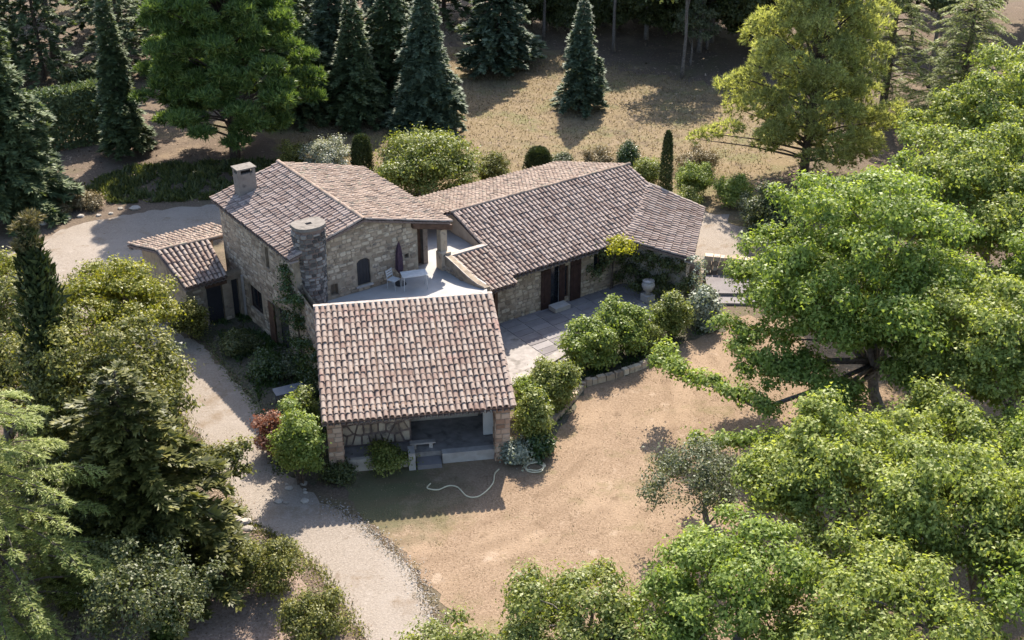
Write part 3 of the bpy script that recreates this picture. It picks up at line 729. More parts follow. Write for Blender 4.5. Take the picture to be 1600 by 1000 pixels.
# ------------------------------------------------------------------ chimneys
def chim_round():
    cu, cv, z0, z1 = 20.98, 44.92, 0.0, 6.52
    def rad(z): return .50 + .16 * min(1, max(0, (z - 2.6) / 3.6))
    N = 20
    def ring(z, r, square_back=True):
        pts = []
        for k in range(N):
            t = 2 * PI * k / N
            c, s = math.cos(t), math.sin(t)
            p = 5
            q = (abs(c) ** p + abs(s) ** p) ** (-1 / p) if s > 0 else (abs(c) ** 2.3 + abs(s) ** 2.3) ** (-1 / 2.3)
            pts.append(W(cu + r * c * q, cv + r * s * q * .82, z))
        return pts
    rows = [ring(z, rad(z)) for z in np.linspace(z0, z1, 9)]
    mb = MB()
    for a_, b_ in zip(rows, rows[1:]):
        mb.add(a_ + b_, [(k, (k + 1) % N, N + (k + 1) % N, N + k) for k in range(N)])
    ch = mb.build('chimney', M['deck'], H, label='tall rounded grey stone chimney with a flat pale cap')
    C0 = W(cu, cv)
    def bend(x, z, d):
        t = x / .62 + PI
        r = rad(z) + d
        c, s = math.cos(t), math.sin(t)
        p = 5 if s > 0 else 2.3
        q = (abs(c) ** p + abs(s) ** p) ** (-1 / p)
        return W(cu + r * c * q, cv + r * s * q * .82, z)
    rr = random.Random(5)
    stones(ch, (0, 0, 0), EU, EV, lambda x, z: -.9 <= x <= 2.6 and z < z1 - .03, (-.9, 2.6, 0, z1), rr, hr=(.12, .24), wr=(.16, .36), relief=(.015, .05), singles=0, many_mat=M['stone_grey'], bend=bend)
    o_, i_ = ring(z1, rad(z1) + .07), None
    t_ = ring(z1 + .13, rad(z1) + .05)
    hole = [W(cu + .14 * sx, cv + .02 + .10 * sy, 0) for sx, sy in ((1, 1), (-1, 1), (-1, -1), (1, -1))]
    mb = MB()
    mb.add(o_ + t_, [(k, (k + 1) % N, N + (k + 1) % N, N + k) for k in range(N)] + [tuple(range(N))])
    # cap top with a real flue hole: outer ring stitched to the rectangle
    hv = [Vector((p.x, p.y, z1 + .13)) for p in hole]; hb = [Vector((p.x, p.y, z1 - .3)) for p in hole]
    vs = t_ + hv + hb
    fs = []
    corner = lambda k: 0 if k < N * .25 else 1 if k < N * .5 else 2 if k < N * .75 else 3
    for k in range(N):
        k2 = (k + 1) % N; c1, c2 = corner(k), corner(k2)
        fs.append((k, k2, N + c2, N + c1) if c1 != c2 else (k, k2, N + c1))
    fs += [(N + i, N + (i + 1) % 4, N + 4 + (i + 1) % 4, N + 4 + i) for i in range(4)] + [(N + 4, N + 5, N + 6, N + 7)]
    mb.add(vs, fs)
    cp = mb.build('chimney_cap', M['cap'], ch)
    MB().poly([Vector((p.x, p.y, z1 - .28)) for p in hole]).build('flue', M['dark'], ch)
chim_round()
def chim_square():
    u0, v0, s1, s2 = 20.75, 51.55, .86, .62
    zb, zt = 5.3, 6.72
    ch = slab(W(u0, v0), EU, EV, s1, s2, zb, zt).build('chimney', M['chim_plaster'], H, label='short square plastered chimney with side slots, near the back of the tiled slope')
    for du, dv in ((0, 0), (s1 - .14, 0), (0, s2 - .14), (s1 - .14, s2 - .14)):
        slab(W(u0 + du, v0 + dv), EU, EV, .14, .14, zt + .002, zt + .2).build('cap_block', M['chim_plaster'], ch)
    slab(W(u0 + .16, v0 + .16), EU, EV, s1 - .32, s2 - .32, zt + .002, zt + .16).build('flue', M['dark'], ch)
    slab(W(u0 - .05, v0 - .05), EU, EV, s1 + .1, s2 + .1, zt + .205, zt + .27).build('chimney_cap', M['cap'], ch)
chim_square()

# ------------------------------------------------------------------ the open porch
fl = slab(Pp(-.35, 40.95), EA, EB, 6.8, 5.2, 0.0, .40).build('porch_floor', M['patio_base'], H)
for k, a_ in enumerate((-.40, 6.02)):
    pl = slab(Pp(a_, 40.42), EA, EB, .56, .56, 0, PZE - .02 + .1).build('pillar', M['mortar'], H, label='reddish stone pillar at the %s corner of the porch' % ('driveway' if k == 0 else 'lawn'))
    rr = random.Random(20 + k)
    faces = [(Pp(a_, 40.42), EA, -EB), (Pp(a_ + (.56 if k == 0 else 0), 40.42), EB, EA if k == 0 else -EA)]
    for O_, ex_, nn_ in faces:
        z = .01
        while z < 2.6:
            h = min(rr.uniform(.17, .27), 2.74 - z); cut = rr.choice([.2, .25, .31, .36, None])
            for x0_, x1_ in ([(0, .56)] if cut is None else [(0, cut), (cut, .56)]):
                d_ = rr.uniform(.015, .045); g_ = .009; c_ = .03
                q = lambda x, zz, d: O_ + ex_ * x + EZ * zz + nn_ * d
                ring = [(x0_ + g_, z + g_), (x1_ - g_, z + g_ + rr.uniform(0, .015)), (x1_ - g_, z + h - g_), (x0_ + g_, z + h - g_ - rr.uniform(0, .015))]
                cx_, cz_ = (x0_ + x1_) / 2, z + h / 2
                MB().add([q(x, zz, -.005) for x, zz in ring] + [q(cx_ + (x - cx_) * .88, cz_ + (zz - cz_) * .84, d_) for x, zz in ring],
                         [(0, 1, 5, 4), (1, 2, 6, 5), (2, 3, 7, 6), (3, 0, 4, 7), (4, 5, 6, 7)]).build('stone', M['stone_red'], pl)
            z += h
slab(Pp(-.5, 40.5), EA, EB, 7.15, .2, PZE + .09, PZE + .2).build('beam', M['wood'], H)
rz_ = lambda b: PZE + (PZT - PZE) / (PB1 - PB0) * (b - PB0) - .11
panel('porch_side_wall', Pp(6.58, 40.99), EB, EA, 5.1, rz_(40.99), M['plaster'], [], [(5.1, rz_(46.09))], depth=.18)
panel('porch_side_wall', Pp(-.42, 40.99), EB, -EA, 5.1, rz_(40.99), M['mortar'], [], [(5.1, rz_(46.09))], depth=.18)
c_ = W(28.15, 42.5)
panel('terrace_side_wall', flat(tr, 0), (c_ - flat(tr, 0)).normalized(), Vector(((c_ - flat(tr, 0)).y, -(c_ - flat(tr, 0)).x, 0)).normalized(), (c_ - flat(tr, 0)).length, 2.84, M['mortar'])
panel('porch_back_wall', Pp(-.3, 43.42), EA, -EB, 6.8, 3.5, M['plaster'])
slab(Pp(2.9, 43.3), EA, EB, 2.7, .06, .95, 2.5).build('porch_door', M['glass'], H)
for aa in (2.9, 4.62, 4.9, 5.6):
    slab(Pp(aa, 43.24), EA, EB, .1, .05, .42, 2.6).build('door_frame', M['wood' if aa < 4.8 else 'plaster'], H)
slab(Pp(2.95, 43.2), EA, EB, 2.75, .05, .42, .95).build('low_panel', M['plaster'], H)
wp = slab(Pp(5.72, 41.75), EA, EB, .5, .14, .42, 2.8).build('white_wall', M['plaster_w'], H)
# big irregular stones over the open hearth
opw = slab(Pp(.1, 41.75), EA, EB, 2.75, .5, .42, 2.95).build('hearth_wall', M['deck'], H)
rr = random.Random(8)
cells = []
nx, nz = 10, 5
for j in range(nz):
    for i in range(nx):
        cells.append((.1 + (i + .5 + (.5 if j % 2 else 0)) * 2.7 / nx + rr.uniform(-.07, .07), .5 + (j + .5) * 2.3 / nz + rr.uniform(-.09, .09)))
def clip_cell(c, others, box):
    poly_ = [(box[0], box[2]), (box[1], box[2]), (box[1], box[3]), (box[0], box[3])]
    for o in others:
        mx, mz = (c[0] + o[0]) / 2, (c[1] + o[1]) / 2; dx, dz = o[0] - c[0], o[1] - c[1]
        out = []
        for p, q in zip(poly_, poly_[1:] + poly_[:1]):
            dp = (p[0] - mx) * dx + (p[1] - mz) * dz; dq = (q[0] - mx) * dx + (q[1] - mz) * dz
            if dp <= 0: out.append(p)
            if dp * dq < 0:
                t = dp / (dp - dq); out.append((p[0] + (q[0] - p[0]) * t, p[1] + (q[1] - p[1]) * t))
        poly_ = out
        if len(poly_) < 3: return []
    return poly_
for c in cells:
    pl = clip_cell(c, [o for o in cells if o is not c], (.12, 2.83, .44, 2.9))
    if len(pl) < 3: continue
    cx = sum(p[0] for p in pl) / len(pl); cz = sum(p[1] for p in pl) / len(pl)
    s1 = .80; d = rr.uniform(.02, .06)
    MB().prism([Pp(cx + (x - cx) * s1, 41.76, cz + (z - cz) * s1) for x, z in pl], [Pp(cx + (x - cx) * s1 * .9, 41.75 - d, cz + (z - cz) * s1 * .9) for x, z in pl]).build('stone', M['stone_one'], opw)
slab(Pp(2.62, 40.35), EA, EB, .26, .55, 0, .78).build('stub_wall', M['pale_stone'], H)
slab(Pp(-.0, 40.62), EA, EB, 2.6, .18, 0, .55).build('planter_wall', M['plaster'], H)
slab(Pp(2.95, 40.35), EA, EB, .95, .58, 0, .20).build('step', M['paving'], H)
kb = slab(Pp(3.95, 40.62), EA, EB, 2.05, .33, 0, .46).build('porch_kerb', M['pale_stone'], H)
slab(Pp(2.75, 41.2), EA, EB, 1.0, .24, .60, .66).build('bench_top', M['pale_stone'], H)
slab(Pp(2.85, 41.2), EA, EB, .14, .2, .4, .60).build('bench_leg', M['pale_stone'], H)
slab(Pp(3.5, 41.2), EA, EB, .14, .2, .4, .60).build('bench_leg', M['pale_stone'], H)
for k in range(9):
    aa = .05 + k * .82
    q0, q1 = Pp(aa, 40.25, PZE - .12 + .06), Pp(aa, 45.2, PZE - .12 + .06 + 4.95 * .279)
    MB().prism([q0, q0 + EA * .1, q1 + EA * .1, q1], [q0 + EZ * .12, q0 + EA * .1 + EZ * .12, q1 + EA * .1 + EZ * .12, q1 + EZ * .12]).build('rafter', M['wood'], rp)

# ------------------------------------------------------------------ wing patio: paving panels between pale bands
patio = blob('patio', [tuple(W(29.2, WV)[:2]), tuple(W(37.0, WV)[:2]), tuple(W(38.5, 40.3)[:2]), (8.3, 54.3), (6.2, 52.3), (3.3, 50.6), (2.5, 49.3), (1.4, 48.0), (0.1, 46.5), (-.6, 47.2)], .034, M['patio_base'], .03, .5, 12)
rr = random.Random(3)
for i in range(9):
    for j in range(6):
        u0, v0 = 29.4 + i * 1.0, WV - .62 - j * .98
        c = W(u0 + .47, v0 + .3)
        if c.y < 46.3 + (c.x - .2) * 1.05 + .3 or u0 > 36.4 and v0 < 40.5: continue
        if c.x < -.5: continue
        for k in range(2):
            wid = .97 if (i + k) % 3 else .93
            slab(W(u0 + .012, v0 + k * .465 - .02), EU, EV, wid, .45, .03, .052 + rr.uniform(0, .006)).build('paving_slab', M['paving'], patio)
ek = MB()
ed = [(0.0, 46.45), (1.35, 47.85), (2.45, 49.2), (3.25, 50.5)]
for p, q in zip(ed, ed[1:]):
    p, q = Vector((*p, 0)), Vector((*q, 0)); d = (q - p).normalized(); n_ = Vector((d.y, -d.x, 0))
    L = (q - p).length; k = max(2, int(L / .5))
    for i in range(k):
        slab(p + d * (i * L / k + .01), d, -n_, L / k - .02, .5, .03, .13 + rr.uniform(0, .012)).build('kerb_stone', M['patio_base'], patio)

def walled_line(name, label, pts, h, wd, seed, courses=1):
    t = thing(name, label, 'garden wall', (*pts[0], 0))
    rr = random.Random(seed)
    for p, q in zip(pts, pts[1:]):
        p, q = Vector((*p, 0)), Vector((*q, 0)); d = (q - p).normalized(); n_ = Vector((-d.y, d.x, 0))
        L = (q - p).length; x = 0
        for cz in range(1, courses):
            xx = 0
            while xx < L - .1:
                l = min(rr.uniform(.22, .48), L - xx); o = p + d * xx; z0 = h * (cz - .0); z1 = z0 + h * rr.uniform(.9, 1.02)
                c = [o + d * .01, o + d * (l - .012), o + d * (l - .012) + n_ * wd, o + d * .01 + n_ * wd]
                MB().prism([v + EZ * (z0 + .012) for v in c], [v + EZ * z1 + (sum(c, Vector()) / 4 - v) * .08 for v in c]).build('stone', M['stone_one'], t)
                xx += l
        while x < L - .1:
            l = min(rr.uniform(.25, .5), L - x)
            o = p + d * x
            hh = h * (rr.uniform(.8, 1.15) if courses == 1 else 1); sk = rr.uniform(-.04, .04)
            c = [o + d * .01, o + d * (l - .015), o + d * (l - .015) + n_ * wd, o + d * .01 + n_ * wd]
            MB().prism([v for v in c], [v + EZ * hh + d * sk + (sum(c, Vector()) / 4 - v) * .12 for v in c]).build('stone', M['stone_one'], t)
            x += l
walled_line('stone_border', 'low curved stone edging between the lawn and the bushes', [(1.1, 42.6), (2.0, 44.0), (2.7, 45.4), (3.2, 46.5), (4.6, 47.2), (6.0, 48.2), (6.6, 49.2)], .28, .25, 1)
walled_line('dry_stone_wall', 'low dark dry stone wall beside the end of the tiled wing', [(9.7, 57.6), (11.0, 57.3), (12.7, 56.9)], .26, .4, 2, 4)
mbp = thing('patio_platform', 'shaded low stone platform with one wide step below the dry stone wall', 'platform', (11, 55.5, 0))
for k, (ya, yb, z) in enumerate(((54.2, 55.0, .12), (55.0, 57.0, .26))):
    MB().prism([(9.6, ya, 0), (12.6, ya - .1, 0), (12.7, yb, 0), (9.7, yb, 0)], [(9.6, ya, z), (12.6, ya - .1, z), (12.7, yb, z), (9.7, yb, z)]).build('step', M['paving'], mbp)  # dark paving stands in for the shade lying on this platform

# ------------------------------------------------------------------ small things on the terrace and the lawn
def TB(name, label, cat, p, **kw): return thing(name, label, cat, tuple(p), **kw)
tp = W(24.85, 43.65, 2.85)
t = TB('garden_table', 'white folding table with slim legs on the sunny roof terrace', 'table', tp)
tq = Vector((-4.35, 50.35, 2.85)); t.location = tq
ta, tb_ = Vector((.96, .28, 0)), Vector((-.28, .96, 0))
def box_at(c, ex, ey, lx_, ly_, z0, z1): return slab(Vector(c) - ex * lx_ / 2 - ey * ly_ / 2, ex, ey, lx_, ly_, z0, z1)
for k in range(5): box_at(tq + tb_ * (-.26 + .13 * k), ta, tb_, 1.15, .115, 3.55, 3.58).build('table_slat' if k else 'table_top', M['white'], t)
for sx in (-.5, .5):
    for sy in (-.25, .25):
        MB().tube([tq + ta * sx + tb_ * sy + EZ * .70, tq + ta * sx * 1.06 + tb_ * sy * 1.1 + EZ * .0], .022, 5).build('leg', M['white'], t)
def chair(loc, ang, label):
    t = TB('garden_chair', label, 'chair', loc)
    loc = Vector(loc); a = Vector((math.cos(ang), math.sin(ang), 0)); b = Vector((-a.y, a.x, 0))
    box_at(loc, a, b, .44, .44, loc.z + .43, loc.z + .46).build('seat', M['white'], t)
    for k in range(3):
        c = loc + b * (.22 + .02 * k); box_at(c, a, b, .44, .02, loc.z + .56 + k * .11, loc.z + .64 + k * .11).build('back_slat', M['white'], t)
    for sx in (-.2, .2):
        MB().tube([loc + a * sx - b * .2 + EZ * .43, loc + a * sx - b * .24], .016, 5).build('leg', M['white'], t)
        MB().tube([loc + a * sx + b * .27 + EZ * .88, loc + a * sx + b * .2 + EZ * .43, loc + a * sx + b * .2], .016, 5).build('leg', M['white'], t)
chair(W(24.55, 44.25, 2.85), A0 + .4, 'white slatted chair against the gable wall, near the arched shutter')
pq = W(25.0, 44.45, 2.85)
t = TB('parasol', 'closed dark purple parasol standing against the stone gable wall', 'parasol', pq)
MB().tube([pq + EZ * .02, pq + EZ * 2.1], .025, 6).build('pole', M['wood'], t)
mb = MB(); prof = [(.55, .05), (.75, .16), (1.1, .15), (1.5, .13), (1.8, .09), (2.05, .03)]
N = 10
vs = [pq + Vector((math.cos(2 * PI * k / N) * r * (1.25 if k % 2 else .85), math.sin(2 * PI * k / N) * r * (1.25 if k % 2 else .85), z)) for z, r in prof for k in range(N)]
mb.add(vs, [(i * N + k, i * N + (k + 1) % N, (i + 1) * N + (k + 1) % N, (i + 1) * N + k) for i in range(len(prof) - 1) for k in range(N)] + [tuple(range(N)), tuple(range((len(prof) - 1) * N, len(prof) * N))])
mb.build('canopy', M['purple'], t)
MB().tube([pq, pq + EZ * .07], [.28, .24], 12).build('base', M['black'], t)
# lantern on the ivy corner
lp = Vector((-8.35, 47.2, 3.0))
t = TB('wall_lamp', 'small white lamp fixed on the ivy covered corner wall', 'wall lamp', lp)
MB().tube([lp + Vector((.5, .35, 0)), lp + EZ * .02], .02, 5).build('bracket', M['metal'], t)
MB().tube([lp, lp + EZ * .16, lp + EZ * .2], [.09, .12, .04], 8).build('lamp_shade', M['white'], t)
# pale urn on a plinth before the wing
uq = Vector((6.6, 54.6, .035))
t = TB('garden_urn', 'round pale urn on a low plinth in the shade by the vine', 'urn', uq)
box_at(uq, EU, EV, .5, .5, .035, .40).build('plinth', M['pale_stone'], t)
MB().tube([uq + EZ * z for z in (.37, .48, .62, .85, 1.02, 1.08, 1.0)], [.16, .10, .24, .33, .27, .30, .2], 16).build('urn_body', M['pale_stone'], t, smooth=True)
# hose, and its coil
mb = MB().tube(smooth_path([(-3.1, 39.35, .035), (-3.2, 39.05, .035), (-2.8, 38.95, .035), (-2.4, 39.2, .035), (-2.05, 39.1, .035), (-1.7, 38.55, .035), (-1.3, 38.5, .035), (-0.95, 38.9, .035), (-.72, 39.4, .035), (-.66, 40.0, .035), (-.5, 40.3, .035)]), .028, 6)
props(mb.build('garden_hose', M['hose'], None), 'thin pale garden hose snaking over the shaded lawn before the porch', 'hose')
coil = []
for k in range(70):
    a_ = k / 70 * 2 * PI * 2.6; r_ = .40 + .05 * math.sin(k * .37) - .0015 * k
    coil.append(Vector((.86 + r_ * math.cos(a_) * 1.05, 40.45 + r_ * math.sin(a_) * .9, .035 + .012 * (k // 27) + .008 * math.sin(k))))
props(MB().tube(coil, .028, 6).build('coiled_hose', M['hose'], None), 'loose coil of cream garden hose lying on the sunlit lawn', 'hose')
# metal table in the shaded courtyard
mq = Vector((-9.35, 45.3, .022))
t = TB('courtyard_table', 'low grey metal table among plants in the shaded courtyard', 'table', mq)
box_at(mq, Vector((.9, .43, 0)), Vector((-.43, .9, 0)), 1.3, .65, .60, .64).build('table_top', M['metal'], t)
for sx in (-.55, .55):
    for sy in (-.25, .25):
        MB().tube([mq + Vector((.9, .43, 0)) * sx + Vector((-.43, .9, 0)) * sy + EZ * .6, mq + Vector((.9, .43, 0)) * sx + Vector((-.43, .9, 0)) * sy], .02, 5).build('leg', M['metal'], t)

# rocks
def rock(p, r, seed, label, grp):
    rr = random.Random(seed)
    vs = []
    for zz, rad in ((-.05, .9), (.35, 1.0), (.62, .62)):
        for k in range(7):
            a_ = 2 * PI * k / 7 + rr.uniform(-.2, .2); q = rad * r * rr.uniform(.75, 1.15)
            vs.append((p[0] + q * math.cos(a_) * 1.15, p[1] + q * math.sin(a_), zz * r * rr.uniform(.85, 1.1) if zz > 0 else -.02))
    fs = [(i * 7 + k, i * 7 + (k + 1) % 7, (i + 1) * 7 + (k + 1) % 7, (i + 1) * 7 + k) for i in range(2) for k in range(7)] + [tuple(range(14, 21))]
    props(MB().add(vs, fs).build('rock', M['rock'], None), label, 'rock', grp)
rr = random.Random(77)
RK = 'pale rock edging the gravel drive below the leafy olive-brown tree'
for k in range(16):
    t_ = k / 15
    rock((-11.0 + 1.6 * t_ + rr.uniform(-.25, .25), 38.3 - 2.0 * t_ + rr.uniform(-.25, .25)), rr.uniform(.10, .24), 100 + k, RK, 'rocks edging the drive')
for k in range(9):
    rock((-8.6 + rr.uniform(-.5, .9), 38.9 + rr.uniform(-.8, .5)), rr.uniform(.07, .16), 130 + k, 'pale stone scattered at the foot of the tall green bush by the drive', 'stones at the bush foot')
for k in range(9):
    rock((-26.6 + k * .65 + rr.uniform(-.2, .2), 63.9 + .28 * k + rr.uniform(-.25, .25)), rr.uniform(.12, .28), 150 + k, 'rock on the bank above the far road, near the straw-coloured plants', 'rocks on the far road bank')

# ------------------------------------------------------------------ foliage
def unit(a): return a / np.maximum(np.linalg.norm(a, axis=1, keepdims=True), 1e-6)
def diamonds(P, D, N_, L, Wd, bend=0.0, leafy=False):
    """one blade or leaf each: base P, direction D, rough normal N_"""
    D = unit(D); S = unit(np.cross(D, N_)); U = np.cross(S, D)
    L = np.asarray(L).reshape(-1, 1); Wd = np.asarray(Wd).reshape(-1, 1)
    if leafy: a = P; b = P + D * L * .72 + S * Wd * .55; c = P + D * L - S * Wd * .45 + U * L * bend
    else: a = P + S * Wd * .5; b = P + D * L; c = P - S * Wd * .5
    V = np.stack([a, c, b], 1).reshape(-1, 3)
    F = np.arange(len(P) * 3).reshape(-1, 3)
    return V, F
def rdir(rg, n):
    return unit(rg.normal(0, 1, (n, 3)))

def broad_leaves(rg, clumps, dens=95, sub=10, leaf=.2, flat=.62, tight=.27, upb=.75):
    """clumps [(centre, radius)]; each is sub-clumps on its upper shell, each of those a puff of leaves"""
    Ps, Ds, Ns, Ls = [], [], [], []
    dens, leaf = (dens * 1.5, leaf * .74) if leaf < .25 else (dens * 1.75, leaf * .74)
    for c, r in clumps:
        ns = max(3, int(sub * (r / 1.0) ** 1.3))
        dv = rdir(rg, ns); dv[:, 2] = np.abs(dv[:, 2]) * 1.0 - .3 * (rg.random(ns) < .35)
        cs = np.array(c) + dv * np.array([r, r, r * flat]) * rg.uniform(.55, 1.0, (ns, 1))
        nl = int(dens)
        off = rg.normal(0, 1, (ns, nl, 3)) * np.array([1, 1, .62]) * tight * rg.uniform(.55, 1.35, (ns, 1, 1)) * (.75 + .3 * r)
        p = (cs[:, None, :] + off).reshape(-1, 3)
        n_ = unit((dv[:, None, :] * .35 + off / (tight * 1.5)).reshape(-1, 3) + np.array([0, 0, upb]) + rg.normal(0, .55, (ns * nl, 3)))
        Ps.append(p); Ns.append(n_)
        d = rdir(rg, ns * nl); d[:, 2] -= .25
        Ds.append(d); Ls.append(rg.uniform(.65, 1.25, ns * nl) * leaf)
    P, D, N_, L = np.concatenate(Ps), np.concatenate(Ds), np.concatenate(Ns), np.concatenate(Ls)
    D = D - N_ * np.sum(D * N_, 1, keepdims=True) * .85
    return diamonds(P, D, N_, L, L * .8, .06, True)

def crown_clumps(rg, c, Rx, Rz, n, rc=(.24, .36), low=-.35, inner=.5):
    out = []
    lob = [(rdir(rg, 1)[0], rg.uniform(-.32, .22)) for _ in range(7)]
    for k in range(n):
        z = 1 - (1 - low) * (k + .5) / n
        a = k * 2.39996 + rg.uniform(-.5, .5)
        s = math.sqrt(max(0, 1 - z * z))
        q = rg.uniform(inner, .9)
        dv = np.array([s * math.cos(a), s * math.sin(a), z])
        q *= 1 + sum(w_ * max(0, float(dv @ d_)) ** 3 for d_, w_ in lob)
        out.append(((c[0] + Rx * s * math.cos(a) * q, c[1] + Rx * s * math.sin(a) * q, c[2] + Rz * z * q), Rx * rg.uniform(*rc)))
    return out

def limbs(mb, base, fork, targets, r0, rg, n=6):
    base, fork = Vector(base), Vector(fork)
    mid = base.lerp(fork, .5) + Vector((rg.normal(0, .12), rg.normal(0, .12), 0))
    mb.tube([base - EZ * .05, base.lerp(mid, .3), mid, fork], [r0 * 1.35, r0 * 1.05, r0 * .9, r0 * .78], 8)
    T = [Vector(q) for q in targets]
    np_ = max(3, min(7, len(T) // 4))
    prim = T[::max(1, len(T) // np_)][:np_]
    paths = []
    for q in prim:
        s = base.lerp(fork, rg.uniform(.55, 1.0))
        p_ = [s, s.lerp(q, .35) + Vector((rg.normal(0, .2), rg.normal(0, .2), rg.uniform(.1, .5))), s.lerp(q, .7) + Vector((rg.normal(0, .2), rg.normal(0, .2), rg.uniform(0, .35))), q]
        paths.append(p_)
        mb.tube(smooth_path([tuple(v) for v in p_], 3), list(np.linspace(r0 * .55, r0 * .07, 10)), 6)
    for q in T:
        if any((q - p).length < .01 for p in prim): continue
        best = min(paths, key=lambda p_: (p_[2] - q).length)
        s = best[1].lerp(best[2], rg.uniform(.1, 1.0))
        m1 = s.lerp(q, .5) + Vector((rg.normal(0, .15), rg.normal(0, .15), rg.uniform(-.1, .25)))
        mb.tube([s, m1, q], [r0 * .22, r0 * .14, r0 * .05], 5)

def broad_tree(name, label, cat, base, cc, Rx, Rz, mat, seed, n=30, dens=90, sub=10, leaf=.2, r0=.16, bark='bark_grey', extra=(), rc=(.13, .27), low=-.4, group=None, tight=.22, crownname='crown'):
    rg = np.random.default_rng(seed)
    t = thing(name, label, cat, (base[0], base[1], 0), group)
    n = int(n * 1.65)
    cl = crown_clumps(rg, cc, Rx, Rz, n, rc, low, .38)
    ex_targets = []
    for path, r in extra:                                   # separate boughs reaching out of the crown
        for p in smooth_path(path, 3): cl.append(((p[0] + rg.normal(0, .18), p[1] + rg.normal(0, .18), p[2] + rg.normal(0, .12)), r * rg.uniform(.5, .95)))
        ex_targets.append(path)
    V, F = broad_leaves(rg, cl, dens, sub, leaf, tight=tight)
    V[:, 2] = np.maximum(V[:, 2], .06)
    link_np(crownname, V, F, LF[mat], t)
    mb = MB()
    limbs(mb, (base[0], base[1], 0), (cc[0] * .55 + base[0] * .45, cc[1] * .55 + base[1] * .45, cc[2] - Rz * .35), [c for c, r in cl[:n:2]], r0, rg)
    for path in ex_targets:
        f_ = Vector((base[0], base[1], 0)).lerp(Vector((cc[0] * .55 + base[0] * .45, cc[1] * .55 + base[1] * .45, cc[2] - Rz * .35)), rg.uniform(.7, .95))
        k_ = len(path) + 1
        mb.tube(smooth_path([tuple(f_)] + [(x, y, z - .1) for x, y, z in path], 3), list(np.linspace(r0 * .4, .02, 3 * k_ - 2)), 5)
    mb.build('trunk', M[bark], t, smooth=True)
    return t

def conifer_np(rg, Hh, Rr, nb=130, base=.06, droop=.25, spray=.34, per=26, up=.25, fat=.42, power=.85):
    Ps, Ds, Ns, Ls = [], [], [], []
    br = []; ph = rg.uniform(0, 6.28)
    for i in range(nb):
        f = (i + .5) / nb
        z = Hh * (base + (1 - base) * (1 - (1 - f) ** .75) * .985) if True else 0
        ln = Rr * ((1 - z / Hh) ** power) * rg.uniform(.6, 1.12) + .08
        a = i * 2.39996 + rg.uniform(-.3, .3)
        ln *= 1 + .16 * math.sin(a * 2 + ph) + .12 * math.sin(a + z * 1.3 + ph)
        out = np.array([math.cos(a), math.sin(a), 0])
        k = max(5, int(per * (ln / Rr) ** .8 + 4))
        t = np.sqrt(rg.uniform(.02, 1, k))
        zz = z + ln * (up * t * (1 - t) * 1.5 - droop * t ** 1.6)
        p = out * (ln * t)[:, None]; p[:, 2] = zz
        side = np.array([-out[1], out[0], 0]) * np.where(rg.random(k) < .5, -1, 1)[:, None]
        d = out * .75 + side * rg.uniform(.2, .95, (k, 1)); d[:, 2] = -droop * .6 + rg.normal(.08, .22, k)
        p = p + side * rg.uniform(0, .25, (k, 1)) * ln * .35 * (1 - t)[:, None]
        n_ = np.array([0, 0, 1.]) + rg.normal(0, .35, (k, 3))
        Ps.append(p); Ds.append(d); Ns.append(n_); Ls.append(spray * rg.uniform(.7, 1.3, k) * (.65 + .35 * ln / Rr))
        br.append((out * ln * .85 + np.array([0, 0, z + ln * (.05 - droop * .7)]), z))
    P, D, N_, L = map(np.concatenate, (Ps, Ds, Ns, Ls))
    # each spray is three overlapping fingers
    Vs, Fs, k = [], [], 0
    fat = fat * 1.25
    for s in (-.5, 0, .5):
        S = unit(np.cross(unit(D), N_))
        V, F = diamonds(P, unit(D) + S * s + rg.normal(0, .1, D.shape), N_, L * (1 - .25 * abs(s)), L * fat, .05)
        Vs.append(V); Fs.append(F + k); k += len(V)
    return np.concatenate(Vs), np.concatenate(Fs), br

def conifer(name, label, base, Hh, Rr, mat, seed, group=None, cat='conifer', trunk=.14, dead_base=0, bark='bark', **kw):
    rg = np.random.default_rng(seed)
    t = thing(name, label, cat, (base[0], base[1], 0), group)
    V, F, br = conifer_np(rg, Hh, Rr, **kw)
    V[:, 2] = np.maximum(V[:, 2], .05)
    link_np('crown', V + np.array([base[0], base[1], 0]), F, LF[mat], t)
    b = Vector((base[0], base[1], 0))
    mb = MB().tube([b - EZ * .05, b + EZ * Hh * .5, b + EZ * Hh * .97], [trunk * 1.3, trunk * .75, .02], 7)
    for q, z in br[::3]:
        mb.tube([b + EZ * z, b + Vector(q)], [.035, .012], 4, cap=False)
    mb.build('trunk', M[bark], t)
    return t

def tuft_crown(rg, clumps, tufts=60, k=9, L=.26, wd=.05, flat=.7, upb=.6):
    """puffs of needle tufts: every tuft is k narrow blades fanning out and up"""
    Ps, Ds, Ns, Ls = [], [], [], []
    for c, r in clumps:
        n = max(6, int(tufts * r * r))
        dv = rdir(rg, n); dv[:, 2] = np.where(rg.random(n) < .75, np.abs(dv[:, 2]), dv[:, 2] * .6)
        p = np.array(c) + dv * np.array([r, r, r * flat]) * rg.uniform(.5, 1.0, (n, 1))
        ax = unit(dv + np.array([0, 0, upb]))
        pp_ = np.repeat(p, k, 0); aa = np.repeat(ax, k, 0)
        d = unit(aa * .9 + rdir(rg, n * k) * .95)
        Ps.append(pp_); Ds.append(d); Ns.append(rdir(rg, n * k)); Ls.append(L * rg.uniform(.7, 1.25, n * k))
    P, D, N_, Ln = map(np.concatenate, (Ps, Ds, Ns, Ls))
    return diamonds(P, D, N_, Ln, np.full(len(P), wd))

